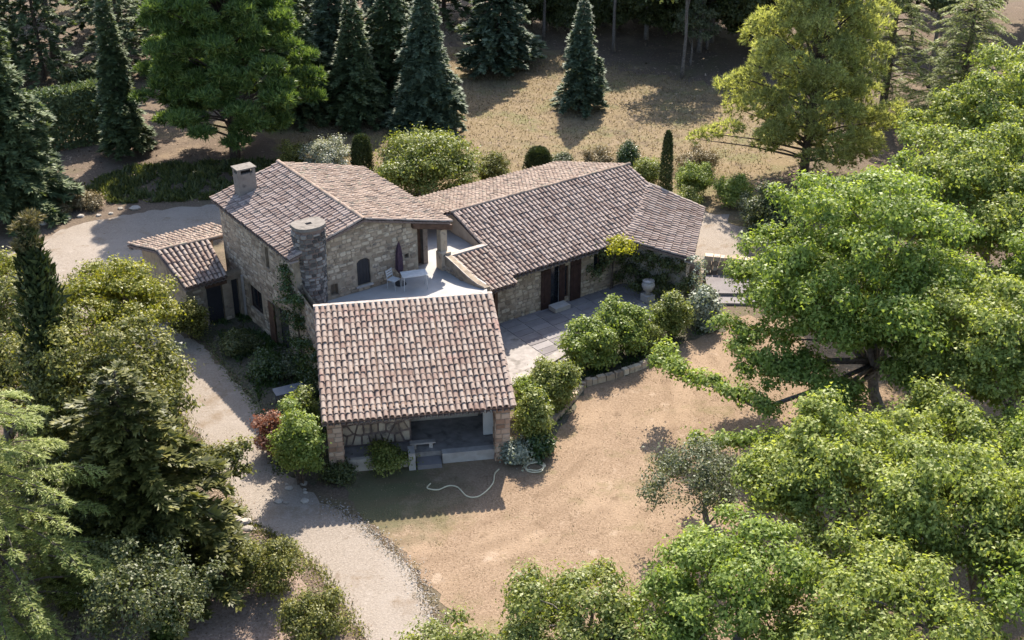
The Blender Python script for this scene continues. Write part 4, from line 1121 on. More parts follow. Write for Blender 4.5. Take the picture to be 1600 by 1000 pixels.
def tuft_tree(name, label, cat, base, clumps, mat, seed, Hh, r0=.2, bark='bark', **kw):
    rg = np.random.default_rng(seed)
    t = thing(name, label, cat, (base[0], base[1], 0))
    V, F = tuft_crown(rg, clumps, **kw)
    link_np('crown', V, F, LF[mat], t)
    mb = MB(); b = Vector((base[0], base[1], 0))
    mb.tube([b - EZ * .05, b + Vector((.1, 0, Hh * .4)), b + Vector((0, .1, Hh * .75)), b + EZ * Hh * .95], [r0 * 1.3, r0, r0 * .6, .03], 8)
    for c, r in clumps[::2]:
        c = Vector(c); s = b + EZ * max(.6, c.z - (c - b).length * .25)
        mb.tube([s, s.lerp(c, .5) + EZ * .15, c], [r0 * .32, r0 * .2, .02], 5, cap=False)
    mb.build('trunk', M[bark], t, smooth=True)
    return t

def bush(name, label, cat, loc, r, h, mat, seed, dens=60, leaf=.13, n=None, group=None, stems=6, kind='leaf', tight=.2):
    rg = np.random.default_rng(seed)
    t = thing(name, label, cat, (loc[0], loc[1], 0), group)
    n = n or int(9 + 8 * r * h)
    n = int(n * 1.7)
    cl = [((c[0], c[1], max(c[2], .2)), q * rg.uniform(.75, 1.15)) for c, q in crown_clumps(rg, (loc[0], loc[1], h * .5), r * 1.05, h * .56, n, (.12, .30), -.8, .35)]
    tl_ = rdir(rg, 4)
    cl += [((loc[0] + d_[0] * r * .8, loc[1] + d_[1] * r * .8, h * (.55 + .5 * abs(d_[2]))), r * rg.uniform(.16, .28)) for d_ in tl_]
    if kind == 'needle': V, F = tuft_crown(rg, cl, 70, 8, .16, .035)
    else: V, F = broad_leaves(rg, cl, dens, 7, leaf, tight=tight)
    V[:, 2] = np.maximum(V[:, 2], .04)
    link_np('foliage', V, F, LF[mat], t)
    mb = MB()
    for c, q in cl[::max(1, len(cl) // stems)]:
        b = Vector((loc[0] + rg.normal(0, .07), loc[1] + rg.normal(0, .07), -.02))
        mb.tube([b, b.lerp(Vector(c), .5) + EZ * .1, Vector(c)], [.035, .022, .008], 4, cap=False)
    mb.build('stems', M['bark'], t)
    return t

def column(name, label, cat, loc, r, h, mat, seed, n=1500, leaf=.16, taper=.7, lean=(0, 0), group=None, rough=.12):
    """clipped or narrow evergreen: a dense skin of upright sprays"""
    rg = np.random.default_rng(seed)
    t = thing(name, label, cat, (loc[0], loc[1], 0), group)
    f = rg.random(n) ** .9; a = rg.uniform(0, 2 * PI, n)
    prof = np.minimum(1, (f + .02) / .12) ** .5 * (1 - f ** 2.2 * taper) * np.sqrt(np.maximum(0, 1 - np.maximum(0, (f - .9) / .1) ** 2) + .02)
    q = r * prof * rg.uniform(1 - rough * 3, 1 + rough, n)
    P = np.stack([loc[0] + q * np.cos(a) + lean[0] * f, loc[1] + q * np.sin(a) + lean[1] * f, .05 + f * h], 1)
    out = np.stack([np.cos(a), np.sin(a), np.zeros(n)], 1)
    D = out * .45 + np.array([0, 0, .8]) + rg.normal(0, .3, (n, 3))
    V, F = diamonds(P, D, out + rg.normal(0, .3, (n, 3)), leaf * rg.uniform(.7, 1.3, n), leaf * .55 * np.ones(n), .05)
    link_np('foliage', V, F, LF[mat], t)
    b = Vector((loc[0], loc[1], 0))
    MB().tube([b - EZ * .03, b + Vector((lean[0], lean[1], h * .93))], [max(.03, r * .16), .012], 6).build('trunk', M['bark'], t)
    return t

# ------------------------------------------------------------------ broadleaf trees on the lawn side
broad_tree('walnut_tree', 'large spreading green tree with a forked trunk and low boughs over the lawn', 'tree', (15.2, 42.6), (13.7, 45.0, 4.9), 5.6, 4.7, 'walnut', 1, n=54, dens=66, sub=11, leaf=.21, r0=.26,
           extra=[([(11.8, 42.6, 3.6), (10.8, 42.2, 3.2), (9.9, 42.6, 3.0)], 1.0), ([(12.4, 41.0, 3.2), (11.6, 40.2, 2.9)], 1.0), ([(15.5, 40.0, 3.6), (15.0, 39.0, 3.0)], 1.1), ([(15.0, 41.9, 4.4), (14.4, 41.0, 3.9), (15.6, 40.9, 4.0)], .8), ([(17.6, 41.2, 3.8), (18.0, 40.2, 3.2)], 1.2), ([(12.6, 41.0, 3.2), (11.8, 40.2, 2.8)], .9), ([(9.9, 41.0, 2.6), (8.6, 41.6, 2.7), (7.4, 42.4, 2.8), (6.4, 43.6, 2.6), (5.9, 44.9, 2.5)], .55), ([(11.4, 39.4, 2.8), (10.0, 38.4, 2.6), (8.6, 38.3, 2.6), (7.4, 39.0, 2.3)], .5), ([(10.5, 42.6, 3.6), (9.3, 43.6, 3.6), (8.8, 44.8, 3.8)], .7)])
broad_tree('oak_tree', 'broad pale green tree behind the forked lawn tree, reaching up the slope', 'tree', (21.5, 50.5), (21.0, 51.5, 6.0), 4.9, 4.0, 'oak', 2, n=34, dens=85, sub=11, leaf=.21)
broad_tree('oak_tree', 'pale green tree at the lawn edge, below the forked lawn tree on the house-far side', 'tree', (18.5, 38.6), (17.9, 39.6, 5.4), 3.6, 3.2, 'oak', 3, n=24, dens=85, sub=11, leaf=.20)
broad_tree('oak_tree', 'big light green tree in front of the lawn with a dark gap in its crown', 'tree', (10.3, 30.6), (9.9, 32.2, 4.8), 3.6, 2.9, 'oak', 4, n=30, dens=90, sub=12, leaf=.18)
broad_tree('oak_tree', 'yellowish green oak crown beside the big light green tree, away from the lawn', 'tree', (14.0, 28.6), (13.4, 29.6, 5.6), 3.3, 2.9, 'oak', 5, n=26, dens=90, sub=12, leaf=.18)
broad_tree('oak_tree', 'green oak crown between the lawn front and the low leafy thicket', 'tree', (6.6, 26.8), (6.2, 27.8, 4.2), 2.9, 2.4, 'walnut', 6, n=22, dens=90, sub=12, leaf=.17)
broad_tree('oak_tree', 'low dense green crown rising in front of the dry lawn', 'tree', (2.2, 27.0), (1.7, 27.6, 3.2), 2.7, 2.0, 'bush', 7, n=20, dens=90, sub=12, leaf=.16)
broad_tree('oak_tree', 'small loose green tree whose twigs overhang the drive', 'tree', (-1.6, 27.3), (-2.0, 27.3, 2.5), 1.9, 1.4, 'bush', 8, n=12, dens=60, sub=10, leaf=.15, r0=.09)
broad_tree('oak_tree', 'pale green crown low in front, below the big light green tree', 'tree', (10.3, 25.0), (10.0, 25.6, 4.9), 2.9, 2.4, 'oak', 9, n=22, dens=90, sub=12, leaf=.17)
broad_tree('oak_tree', 'tall pale green tree on the slope between the cedar and the broad pale tree', 'tree', (25.0, 61), (24.8, 61.2, 6.4), 4.4, 3.8, 'oak', 10, n=28, dens=75, sub=10, leaf=.22)
broad_tree('oak_tree', 'green tree filling the slope behind the forked lawn tree, next to the grey-green bush', 'tree', (17.6, 54.6), (17.4, 54.6, 4.9), 4.1, 3.2, 'walnut', 11, n=26, dens=80, sub=10, leaf=.21)
broad_tree('oak_tree', 'pale green tree at the far edge, above the broad pale tree', 'tree', (30.5, 66), (30.2, 66, 6.4), 4.4, 3.8, 'oak', 12, n=24, dens=70, sub=9, leaf=.23)
broad_tree('oak_tree', 'bright green tree at the outer edge, beside the yellowish green oak', 'tree', (19.0, 33.6), (18.5, 34.0, 5.0), 3.0, 2.7, 'walnut', 13, n=22, dens=85, sub=11, leaf=.18)
broad_tree('oak_tree', 'green tree at the lower corner with broken light crown', 'tree', (15.2, 25.5), (14.8, 25.8, 5.2), 2.7, 2.3, 'walnut', 14, n=20, dens=85, sub=11, leaf=.17)
broad_tree('oak_tree', 'mid green tree at the outer edge, behind the tree below the forked one', 'tree', (22.8, 44.0), (22.4, 44.4, 5.6), 3.6, 3.2, 'walnut', 15, n=24, dens=80, sub=10, leaf=.2)
broad_tree('oak_tree', 'narrow-crowned green tree between the big light green tree and the forked tree', 'tree', (14.2, 35.4), (14.2, 35.6, 4.2), 3.0, 2.3, 'oak', 16, n=20, dens=85, sub=11, leaf=.18)
broad_tree('oak_tree', 'low leafy crown closing the gap in the green band below the lawn', 'tree', (4.4, 26.2), (4.2, 26.6, 3.2), 2.1, 1.9, 'walnut', 18, n=16, dens=80, sub=11, leaf=.16, r0=.1)
broad_tree('oak_tree', 'low leafy crown between the drive-end tree and the dense crown before the lawn', 'tree', (0.1, 26.4), (0.0, 26.8, 2.6), 1.8, 1.6, 'bush', 19, n=14, dens=75, sub=11, leaf=.15, r0=.1)
broad_tree('oak_tree', 'leafy crown in the gap between the yellowish green oak and the bright outer tree', 'tree', (17.2, 30.2), (16.6, 30.6, 4.6), 2.4, 2.2, 'oak', 20, n=18, dens=80, sub=11, leaf=.17, r0=.12)
broad_tree('small_tree', 'thin grey-green tree standing alone at the edge of the dry lawn', 'tree', (6.9, 35.0), (6.4, 35.8, 2.6), 2.0, 1.7, 'greyleaf', 17, n=20, dens=60, sub=9, leaf=.13, r0=.09, tight=.26)
# ------------------------------------------------------------------ trees on the drive side
broad_tree('yellow_tree', 'bright yellow-green leafy tree beside the lean-to roof', 'tree', (-16.4, 45.8), (-16.2, 46.6, 3.7), 2.8, 2.3, 'yellowgreen', 21, n=26, dens=80, sub=11, leaf=.17)
broad_tree('olive_tree', 'brownish green tree near the far road, next to the dry-topped cypress', 'tree', (-20.4, 43.6), (-19.8, 44.0, 4.6), 2.3, 2.2, 'olive', 22, n=20, dens=80, sub=11, leaf=.17)
broad_tree('olive_tree', 'broad olive-brown leafy tree leaning over the drive', 'tree', (-13.9, 36.0), (-13.7, 36.9, 5.0), 3.5, 3.4, 'olive', 23, n=44, dens=85, sub=11, leaf=.17, r0=.2,
           extra=[([(-10.9, 37.0, 3.2), (-10.2, 37.1, 2.9), (-9.7, 37.1, 2.7)], .4)])
conifer('dark_conifer', 'tall ragged olive-green conifer beside the drive, between the feathery cedar and the leafy trees', (-12.3, 33.6), 8.6, 3.5, 'olivecone', 24, nb=330, per=56, spray=.40, droop=.06, up=.2, fat=.5, power=.62, trunk=.16)
broad_tree('yellow_tree', 'small yellow-green tree at the edge of the far road', 'tree', (-23.0, 51.4), (-23.0, 51.5, 2.9), 1.5, 1.3, 'yellowgreen', 25, n=12, dens=70, sub=10, leaf=.16, r0=.09)
broad_tree('olive_tree', 'mixed olive tree between the yellow-green tree and the far road', 'tree', (-18.0, 49.2), (-17.8, 49.4, 3.1), 2.0, 1.7, 'olive', 26, n=16, dens=80, sub=10, leaf=.16)
broad_tree('olive_tree', 'olive-green tree crowded between the cypress and the feathery cedar', 'tree', (-18.6, 38.6), (-18.3, 39.2, 4.2), 2.7, 2.4, 'olive', 28, n=24, dens=75, sub=10, leaf=.17)
broad_tree('olive_tree', 'dark-crowned tree below the yellow-green tree, next to the drive', 'tree', (-15.4, 41.2), (-15.0, 41.8, 3.0), 2.5, 1.9, 'darkoak', 29, n=22, dens=75, sub=10, leaf=.17)
broad_tree('olive_tree', 'dark shaded tree behind the feathery cedar', 'tree', (-15.0, 33.4), (-14.6, 33.8, 3.4), 2.5, 2.4, 'darkoak', 30, n=24, dens=75, sub=10, leaf=.17)
column('dry_topped_cypress', 'tall narrow dark cypress with a dry brown top, leaning over the leafy trees', 'cypress', (-15.3, 36.4), 1.0, 11.0, 'cypress', 27, n=6500, leaf=.30, taper=.75, lean=(-.8, 1.9), rough=.3)
rg_ = np.random.default_rng(99)
cy = bpy.data.objects['dry_topped_cypress']
tp_ = [((-16.05 + rg_.normal(0, .2), 38.2 + rg_.normal(0, .2), z), .42) for z in (9.4, 9.8, 10.2, 10.6, 11.0, 11.3)]
V, F = tuft_crown(rg_, tp_, 260, 8, .22, .06)
link_np('dry_top', V, F, LF['deadcyp'], cy, label='dry brown top')
broad_tree('olive_tree', 'small dark leafy tree on the stony bank, lowest by the drive', 'tree', (-11.6, 29.4), (-11.3, 29.9, 2.6), 2.2, 2.2, 'darkoak', 34, n=24, dens=70, sub=10, leaf=.14, r0=.08)
# feathery cedar close to the camera
def feather_cedar(name, label, base, Hh, Rr, seed, nb=64, mat='cedar', keep=None):
    rg = np.random.default_rng(seed)
    t = thing(name, label, 'cedar', (base[0], base[1], 0))
    Ps, Ds, Ns, Ls = [], [], [], []
    b = Vector((base[0], base[1], 0))
    mb = MB().tube([b - EZ * .05, b + EZ * Hh * .6, b + EZ * Hh], [.3, .18, .03], 8)
    for i in range(nb):
        z = Hh * (.1 + .88 * (i + .5) / nb); a = i * 2.39996 + rg.uniform(-.35, .35)
        ln = Rr * (1 - .72 * z / Hh) * rg.uniform(.75, 1.12)
        out = np.array([math.cos(a), math.sin(a), 0.]); sd = np.array([-out[1], out[0], 0.])
        f = lambda t_: np.outer(t_ * ln, out) + np.outer(np.sin(t_ * 2.2 + i) * .06 * ln, sd) + np.outer(z + ln * (.30 * t_ - .42 * t_ ** 2.2), [0, 0, 1.])
        tt = np.linspace(.03, 1, 5); q = f(tt) + np.array(b)
        mb.tube([Vector(x) for x in q], [.05, .04, .028, .016, .006], 4, cap=False)
        k = int(12 * ln) + 6
        t_ = np.sort(rg.uniform(.12, 1, k)); p0 = f(t_); p1 = f(np.minimum(1.02, t_ + .03)); dr = unit(p1 - p0 + 1e-5 * out)
        sg = np.where(np.arange(k) % 2 == 0, 1, -1)[:, None]
        td = unit(dr * .85 + sd * sg * rg.uniform(.5, 1.0, (k, 1)) + np.array([0, 0, -.16]) + rg.normal(0, .12, (k, 3)))
        tl_ = (.18 + .50 * (1 - t_) ** .6) * rg.uniform(.7, 1.2, k)
        m_ = 10 if seed == 31 else 7
        s_ = np.linspace(.08, 1, m_)
        pp_ = p0[:, None, :] + td[:, None, :] * (tl_[:, None] * s_[None, :])[..., None]
        pp_[..., 2] -= (tl_[:, None] * s_[None, :] ** 2) * .22
        tds = np.repeat(td[:, None, :], m_, 1).reshape(-1, 3)
        pp_ = pp_.reshape(-1, 3)
        for s2 in (-1, 1):
            S = unit(np.cross(tds, np.array([0, 0, 1.])))
            Ps.append(pp_ + np.array(b)); Ds.append(tds * .75 + S * s2 * rg.uniform(.35, .9, (len(pp_), 1)) + np.array([0, 0, .22]) + rg.normal(0, .18, pp_.shape))
            Ns.append(np.array([0, 0, 1.]) + rg.normal(0, .4, pp_.shape)); Ls.append(rg.uniform(.09, .17, len(pp_)))
    P, D, N_, L = map(np.concatenate, (Ps, Ds, Ns, Ls))
    V, F = diamonds(P, D, N_, L, L * .34)
    link_np('crown', V, F, LF[mat], t)
    mb.build('trunk', M['bark'], t)
feather_cedar('cedar_tree', 'feathery light green cedar with long drooping sprays below the olive-brown tree', (-15.8, 30.6), 9.2, 6.4, 31, nb=84)
feather_cedar('cedar_tree', 'blue-green cedar with fine layered sprays on the slope behind the pine', (28.2, 76.5), 10.0, 5.2, 32, nb=110)
feather_cedar('cedar_tree', 'tall dark cedar just behind the yellow-green pine', (25.4, 83), 12, 4.6, 33, nb=90)

# ------------------------------------------------------------------ conifers behind the house
conifer('spruce_tree', 'big dark spruce at the far road, its sunny side lit', (-27.8, 65.0), 13.6, 3.3, 'spruce', 41, nb=420, per=60, spray=.5, fat=.42)
conifer('spruce_tree', 'slender dark spruce between the clipped hedge and the bright conifer', (-24.2, 74.6), 11.0, 1.7, 'spruce', 42, nb=300, per=40, spray=.42, fat=.42)
conifer('spruce_tree', 'dark spruce in deep shade beside the bright green conifer', (-12.4, 85), 11.0, 3.0, 'bluespruce', 43, nb=260, per=44, spray=.5, fat=.42)
conifer('spruce_tree', 'shaded blue-green spruce behind the broad pointed spruce', (-8.8, 91), 11.5, 3.0, 'bluespruce', 44, nb=260, per=44, spray=.5, fat=.42)
conifer('spruce_tree', 'pointed blue-green spruce standing over the big round bush', (-5.6, 79.4), 10.0, 2.75, 'bluespruce', 45, nb=440, per=60, spray=.44, fat=.4)
conifer('spruce_tree', 'dark spruce hidden in the shade just behind the bright green conifer', (-14.6, 82), 10.5, 2.8, 'spruce', 48, nb=240, per=44, spray=.46, fat=.45)
conifer('spruce_tree', 'dark spruce in the row of shaded spruces, nearest the bright conifer trunk', (-10.4, 81), 9.0, 2.5, 'spruce', 50, nb=240, per=44, spray=.42, fat=.45)
conifer('spruce_tree', 'dark spruce between the pointed spruce and the shaded blue-green one', (-8.2, 84.6), 10.5, 2.9, 'spruce', 49, nb=240, per=44, spray=.46, fat=.45)
conifer('cedar_tree', 'layered dark cedar with pale tips at the head of the rear lawn', (-1.0, 92.8), 11.0, 3.7, 'bluespruce', 46, nb=230, spray=.5, droop=.14, up=.1, per=50, fat=.55)
conifer('spruce_tree', 'small neat spruce alone on the rear lawn, casting a pointed shadow', (4.8, 83.8), 8.0, 2.1, 'bluespruce', 47, nb=300, per=44, spray=.36, droop=.14, fat=.42)
# bright green conifer: puffs in tiers that lift at the tips
rg_ = np.random.default_rng(51)
cl = []
for i in range(190):
    z = 1.5 + 11.0 * (i / 190) ** .9; a = i * 2.39996 + rg_.uniform(-.3, .3)
    q = 5.9 * (1 - max(0, (z - 3.6) / 12.5)) ** .7 * rg_.uniform(.45, .95) * (1 if z > 2.6 else .8)
    cl.append(((-17.3 + q * math.cos(a), 74.3 + q * math.sin(a), z + .16 * q), rg_.uniform(.7, 1.15)))
tuft_tree('bright_conifer', 'big bushy bright green conifer behind the two-storey house', 'conifer', (-17.3, 74.3), cl, 'bright', 52, 12.5, .26, tufts=140, k=8, L=.38, wd=.105, flat=.36, upb=.6)
rg_ = np.random.default_rng(61)
cl = []
for i in range(190):
    z = 1.9 + 12.0 * (i / 190) ** 1.0; a = i * 2.39996 + rg_.uniform(-.4, .4)
    q = 6.1 * (1 - (z - 1.9) / 13.2) ** .55 * min(1, .55 + (z - 1.9) / 5) * rg_.uniform(.35, .98)
    cl.append(((17.5 + q * math.cos(a), 70.9 + q * math.sin(a), z), rg_.uniform(.7, 1.2)))
cl += [((11.4, 68.6, 3.6), .8), ((12.4, 68.8, 3.8), .9), ((10.6, 68.8, 3.2), .6), ((24.0, 69.6, 3.4), .7), ((22.8, 69.8, 3.6), .9)]
tuft_tree('pine_tree', 'rounded yellow-green pine standing above the rear lawn', 'pine', (17.5, 70.9), cl, 'pine', 62, 13.5, .24, tufts=80, k=11, L=.30, wd=.062, flat=.7, upb=.5)

for k, (x, y, rr_, lb) in enumerate([(8.0, 97.5, 3.3, 'thin-crowned tree shading the head of the rear lawn, nearest the small spruce'), (12.6, 91.0, 3.4, 'thin-crowned tree shading the slope beside the pine'), (15.5, 98.5, 3.4, 'thin-crowned tree deep in the shade between the rear lawn and the pine'), (2.6, 101.5, 3.2, 'thin-crowned tree at the head of the rear lawn, behind the small spruce')]):
    broad_tree('shade_tree', lb, 'tree', (x, y), (x, y, 7.2), rr_, 2.6, 'darkoak', 170 + k, n=20, dens=22, sub=8, leaf=.34, r0=.13, tight=.4, group='thin-crowned trees at the head of the rear lawn')
broad_tree('small_tree', 'small grey-green leafy tree at the dark edge of the wood beside the pine', 'tree', (13.6, 94), (13.6, 94, 3.0), 2.0, 2.2, 'greyleaf', 176, n=18, dens=45, sub=9, leaf=.22, r0=.09)
for k, (x, y, r, h) in enumerate([(5.0, 103.5, 2.2, 2.6), (9.0, 104.5, 2.4, 3.0), (12.5, 103.0, 2.2, 2.6), (16.5, 104.5, 2.4, 3.0), (19.8, 101.5, 2.2, 2.4), (1.5, 106, 2.2, 2.6), (10.8, 108.5, 2.6, 3.2), (6.5, 109.5, 2.6, 3.2), (15.0, 110, 2.6, 3.2)]):
    r, h = r * 1.25, h * 1.7
    bush('wood_shrub', 'dark shrub under the trees of the shaded wood behind the rear lawn', 'shrub', (x, y), r, h, 'darkoak', 180 + k, group='dark shrubs under the wood', dens=50, leaf=.3)
# clipped hedge
def hedge(name, label, pts, h, wd, mat, seed):
    rg = np.random.default_rng(seed)
    t = thing(name, label, 'hedge', (*pts[0], 0))
    Ps, Ns = [], []
    mb = MB()
    for (ax, ay), (bx, by) in zip(pts, pts[1:]):
        a = np.array([ax, ay, 0.]); d = np.array([bx - ax, by - ay, 0.]); L = np.linalg.norm(d); d /= L; nrm = np.array([-d[1], d[0], 0])
        for side, cnt in ((1, int(L * h * 190)), (-1, int(L * h * 190)), (0, int(L * wd * 260))):
            u = rg.uniform(0, L, cnt)[:, None]
            if side: p = a + d * u + nrm * side * (wd / 2 + rg.normal(0, .07, (cnt, 1))) + np.array([0, 0, 1]) * rg.uniform(.05, h, (cnt, 1)); nn_ = np.tile(nrm * side, (cnt, 1))
            else: p = a + d * u + nrm * rg.uniform(-wd / 2, wd / 2, (cnt, 1)) + np.array([0, 0, 1]) * (h + rg.normal(0, .07, (cnt, 1))); nn_ = np.tile([0, 0, 1.], (cnt, 1))
            Ps.append(p); Ns.append(nn_)
        for q in np.arange(.3, L, .8):
            mb.tube([Vector(a + d * q), Vector(a + d * q) + EZ * h * .9], [.05, .02], 5)
    P = np.concatenate(Ps); N_ = np.concatenate(Ns); n = len(P)
    V, F = diamonds(P, rdir(rg, n) + np.array([0, 0, .2]), N_ + rg.normal(0, .6, (n, 3)), rg.uniform(.18, .34, n), np.full(n, .16), .05)
    link_np('foliage', V, F, LF[mat], t)
    mb.build('stems', M['bark'], t)
hedge('clipped_hedge', 'tall clipped hedge with a sunlit top behind the big dark spruce', [(-31, 75.0), (-28.2, 76.6), (-25.4, 78.4)], 3.6, 1.5, 'spruce', 71)
hedge('clipped_hedge', 'second lower clipped hedge beyond the tall one', [(-31, 84), (-27, 86.5)], 2.4, 1.3, 'cypress', 72)
broad_tree('yellow_tree', 'yellow-green tree above the big dark spruce', 'tree', (-36, 82), (-36, 82, 7.5), 3.4, 3.6, 'yellowgreen', 73, n=18, dens=60, sub=9, leaf=.26)
# straw-coloured plants on the far road bank
for k, (x, y, r, h, lb) in enumerate([(-24.3, 66.4, .9, .7, 'straw-coloured plant clump on the far road bank, nearest the house'), (-25.6, 65.4, .8, .65, 'straw-coloured plant clump in the middle of the far road bank'), (-25.6, 68.2, .6, .6, 'small straw-coloured clump uphill of the far road bank')]):
    bush('dry_plant', lb, 'plant', (x, y), r, h, 'straw', 80 + k, group='straw-coloured plants on the road bank')

# ------------------------------------------------------------------ shrubs round the house
bush('round_bush', 'big round yellow-green bush behind the valley between the two roofs', 'bush', (-5.1, 68.4), 2.8, 3.4, 'bush', 91, n=44, dens=80, leaf=.2, tight=.3)
bush('flowering_bush', 'white flowering bush behind the ridge of the two-storey house', 'bush', (-11.1, 71.0), 1.5, 2.3, 'white', 92, dens=70)
bush('flowering_bush', 'thin brownish shrub beside the white flowering bush', 'bush', (-13.2, 71.2), .95, 2.0, 'olive', 93, dens=45)
column('small_cypress', 'short dark clipped cypress between the white flowering bush and the big round bush', 'cypress', (-9.0, 71.2), .62, 2.5, 'cypress', 94, n=4200, taper=.35)
bush('dome_bush', 'olive-green dome bush beside the big round bush, before the rear lawn', 'bush', (-1.2, 69.9), .95, 1.7, 'olive', 95, dens=70)
column('clipped_ball', 'dark green clipped ball bush behind the wing roof', 'bush', (1.6, 71.7), .85, 1.5, 'cypress', 96, n=4200, taper=.55)
bush('dome_bush', 'loose pale bush right next to the clipped ball', 'bush', (2.9, 71.9), .7, 1.1, 'greyleaf', 97)
bush('dry_plant', 'low straw-green shrub behind the wing ridge', 'plant', (5.3, 72.4), 1.1, 1.2, 'straw', 98)
bush('garden_shrub', 'small upright green shrub behind the end of the wing ridge', 'shrub', (6.9, 71.7), .65, 1.9, 'ivy', 99)
bush('garden_shrub', 'light green shrub at the end of the wing ridge', 'shrub', (7.9, 69.6), .95, 1.8, 'bush', 100)
column('small_cypress', 'slim dark green cypress shading the end of the tiled wing', 'cypress', (8.25, 63.2), .40, 5.6, 'cypress', 101, n=5200, taper=.6, leaf=.13)
bush('garden_shrub', 'leafy green shrub behind the slim cypress', 'shrub', (10.6, 68.2), 1.2, 1.9, 'lime', 102, dens=70)
bush('garden_shrub', 'round fresh green shrub beyond the slim cypress, nearer the pine', 'shrub', (12.6, 66.6), 1.05, 1.7, 'lime', 103, dens=70)
bush('garden_shrub', 'low green shrub at the foot of the slim cypress', 'shrub', (9.9, 66.2), .8, 1.0, 'bush', 104)
bush('garden_shrub', 'grey-green shrub above the gravel yard', 'shrub', (13.4, 63.6), 1.1, 1.8, 'greyleaf', 105, dens=70)
bush('garden_shrub', 'dark grey-green bush at the far side of the gravel yard', 'shrub', (13.9, 60.2), 1.9, 3.6, 'darkoak', 106, n=44, dens=75, leaf=.18)
bush('garden_shrub', 'yellowish bush on the slope below the pine', 'shrub', (11.2, 71.8), 1.3, 1.5, 'straw', 107)
# the bushes along the patio border
bush('border_shrub', 'leafy bright green shrub in the border, nearest the porch side of the pair', 'shrub', (3.4, 48.4), 1.25, 2.2, 'lime', 111, n=26, dens=75, leaf=.17)
bush('border_shrub', 'taller bright green shrub in the border, behind its neighbour', 'shrub', (4.9, 49.4), 1.2, 2.6, 'lime', 112, n=26, dens=75, leaf=.17)
bush('border_shrub', 'rounded light green shrub alone near the pale urn', 'shrub', (7.3, 51.0), .85, 2.1, 'bush', 113, n=18, dens=75, leaf=.15)
bush('border_shrub', 'low yellow-green shrub between the bright pair and the rounded one', 'shrub', (6.1, 49.7), .75, 1.1, 'bush', 114, dens=60, leaf=.14)
bush('border_shrub', 'silvery long-leaved plant at the end of the border', 'shrub', (8.9, 52.0), .62, 1.9, 'silver', 115, dens=55, leaf=.2)
bush('border_shrub', 'round green shrub at the corner of the porch terrace', 'shrub', (1.7, 44.9), 1.0, 2.3, 'bush', 116, n=22, dens=75, leaf=.15)
bush('border_shrub', 'smaller yellow-green shrub close to the porch roof edge', 'shrub', (.75, 44.2), .7, 1.6, 'lime', 117, dens=60, leaf=.14)
bush('border_shrub', 'tall loose green shrub beside the lawn pillar of the porch', 'shrub', (.75, 41.9), .72, 2.7, 'bush', 118, n=20, dens=55, leaf=.15)
bush('border_shrub', 'silver-leaved plant at the foot of the lawn pillar', 'shrub', (.15, 40.95), .45, .8, 'silver', 119, dens=55, leaf=.16)
bush('border_shrub', 'spiky dark green plant beside the silver-leaved plant', 'shrub', (1.05, 41.35), .42, .8, 'ivy', 120, dens=45, leaf=.2)
# drive side
bush('tall_bush', 'tall fresh green bush at the driveway corner of the porch', 'bush', (-8.0, 39.35), .85, 3.6, 'lime', 121, n=34, dens=75, leaf=.15)
bush('tall_bush', 'narrow light green bush behind the tall bush, close to the porch roof', 'bush', (-8.15, 41.6), .62, 2.6, 'bush', 122, n=18, dens=65, leaf=.14)
bush('rust_shrub', 'rust-red shrub beside the tall green bush', 'shrub', (-9.35, 41.4), .75, 1.7, 'red', 123, dens=60)
bush('drive_shrub', 'full olive-green shrub on the bank beside the drive', 'shrub', (-8.2, 33.2), 1.3, 1.9, 'olive', 124, n=24, dens=70, leaf=.12)
bush('drive_shrub', 'lower yellow-green shrub further down the drive bank', 'shrub', (-6.3, 31.0), 1.1, 1.4, 'olive', 125, dens=70, leaf=.12)
bush('drive_shrub', 'small dark shrub between rocks on the drive bank', 'shrub', (-9.6, 34.6), .6, 1.1, 'darkoak', 126)
column('small_cypress', 'small bright green cypress among the dark leafy trees', 'cypress', (-10.9, 30.3), .42, 2.4, 'ivy', 127, n=3000, taper=.6)
bush('porch_plant', 'low yellowish plant in the shaded porch planter', 'plant', (-4.9, 40.35), .85, .85, 'bush', 128, dens=45)
bush('porch_plant', 'dark low plant beside the driveway pillar', 'plant', (-6.6, 39.75), .5, .6, 'darkoak', 129, dens=45)
for k, (x, y, r, h, m_, lb) in enumerate([(-10.6, 47.6, .9, .9, 'ivy', 'dark green low shrub in the shaded courtyard, near the doorway'), (-12.4, 49.6, .9, .8, 'darkoak', 'dark shrub in the courtyard below the lean-to'),
                                       (-8.9, 43.6, .7, .8, 'ivy', 'low dark shrub by the grey metal table'), (-9.7, 47.6, .6, .6, 'greyleaf', 'grey-leaved plant against the courtyard wall')]):
    bush('courtyard_shrub', lb, 'shrub', (x, y), r, h, m_, 140 + k, dens=50)
bush('courtyard_shrub', 'leafy shrub under the eave of the lean-to', 'shrub', (-14.8, 50.9), .8, 1.9, 'olive', 145, dens=60)
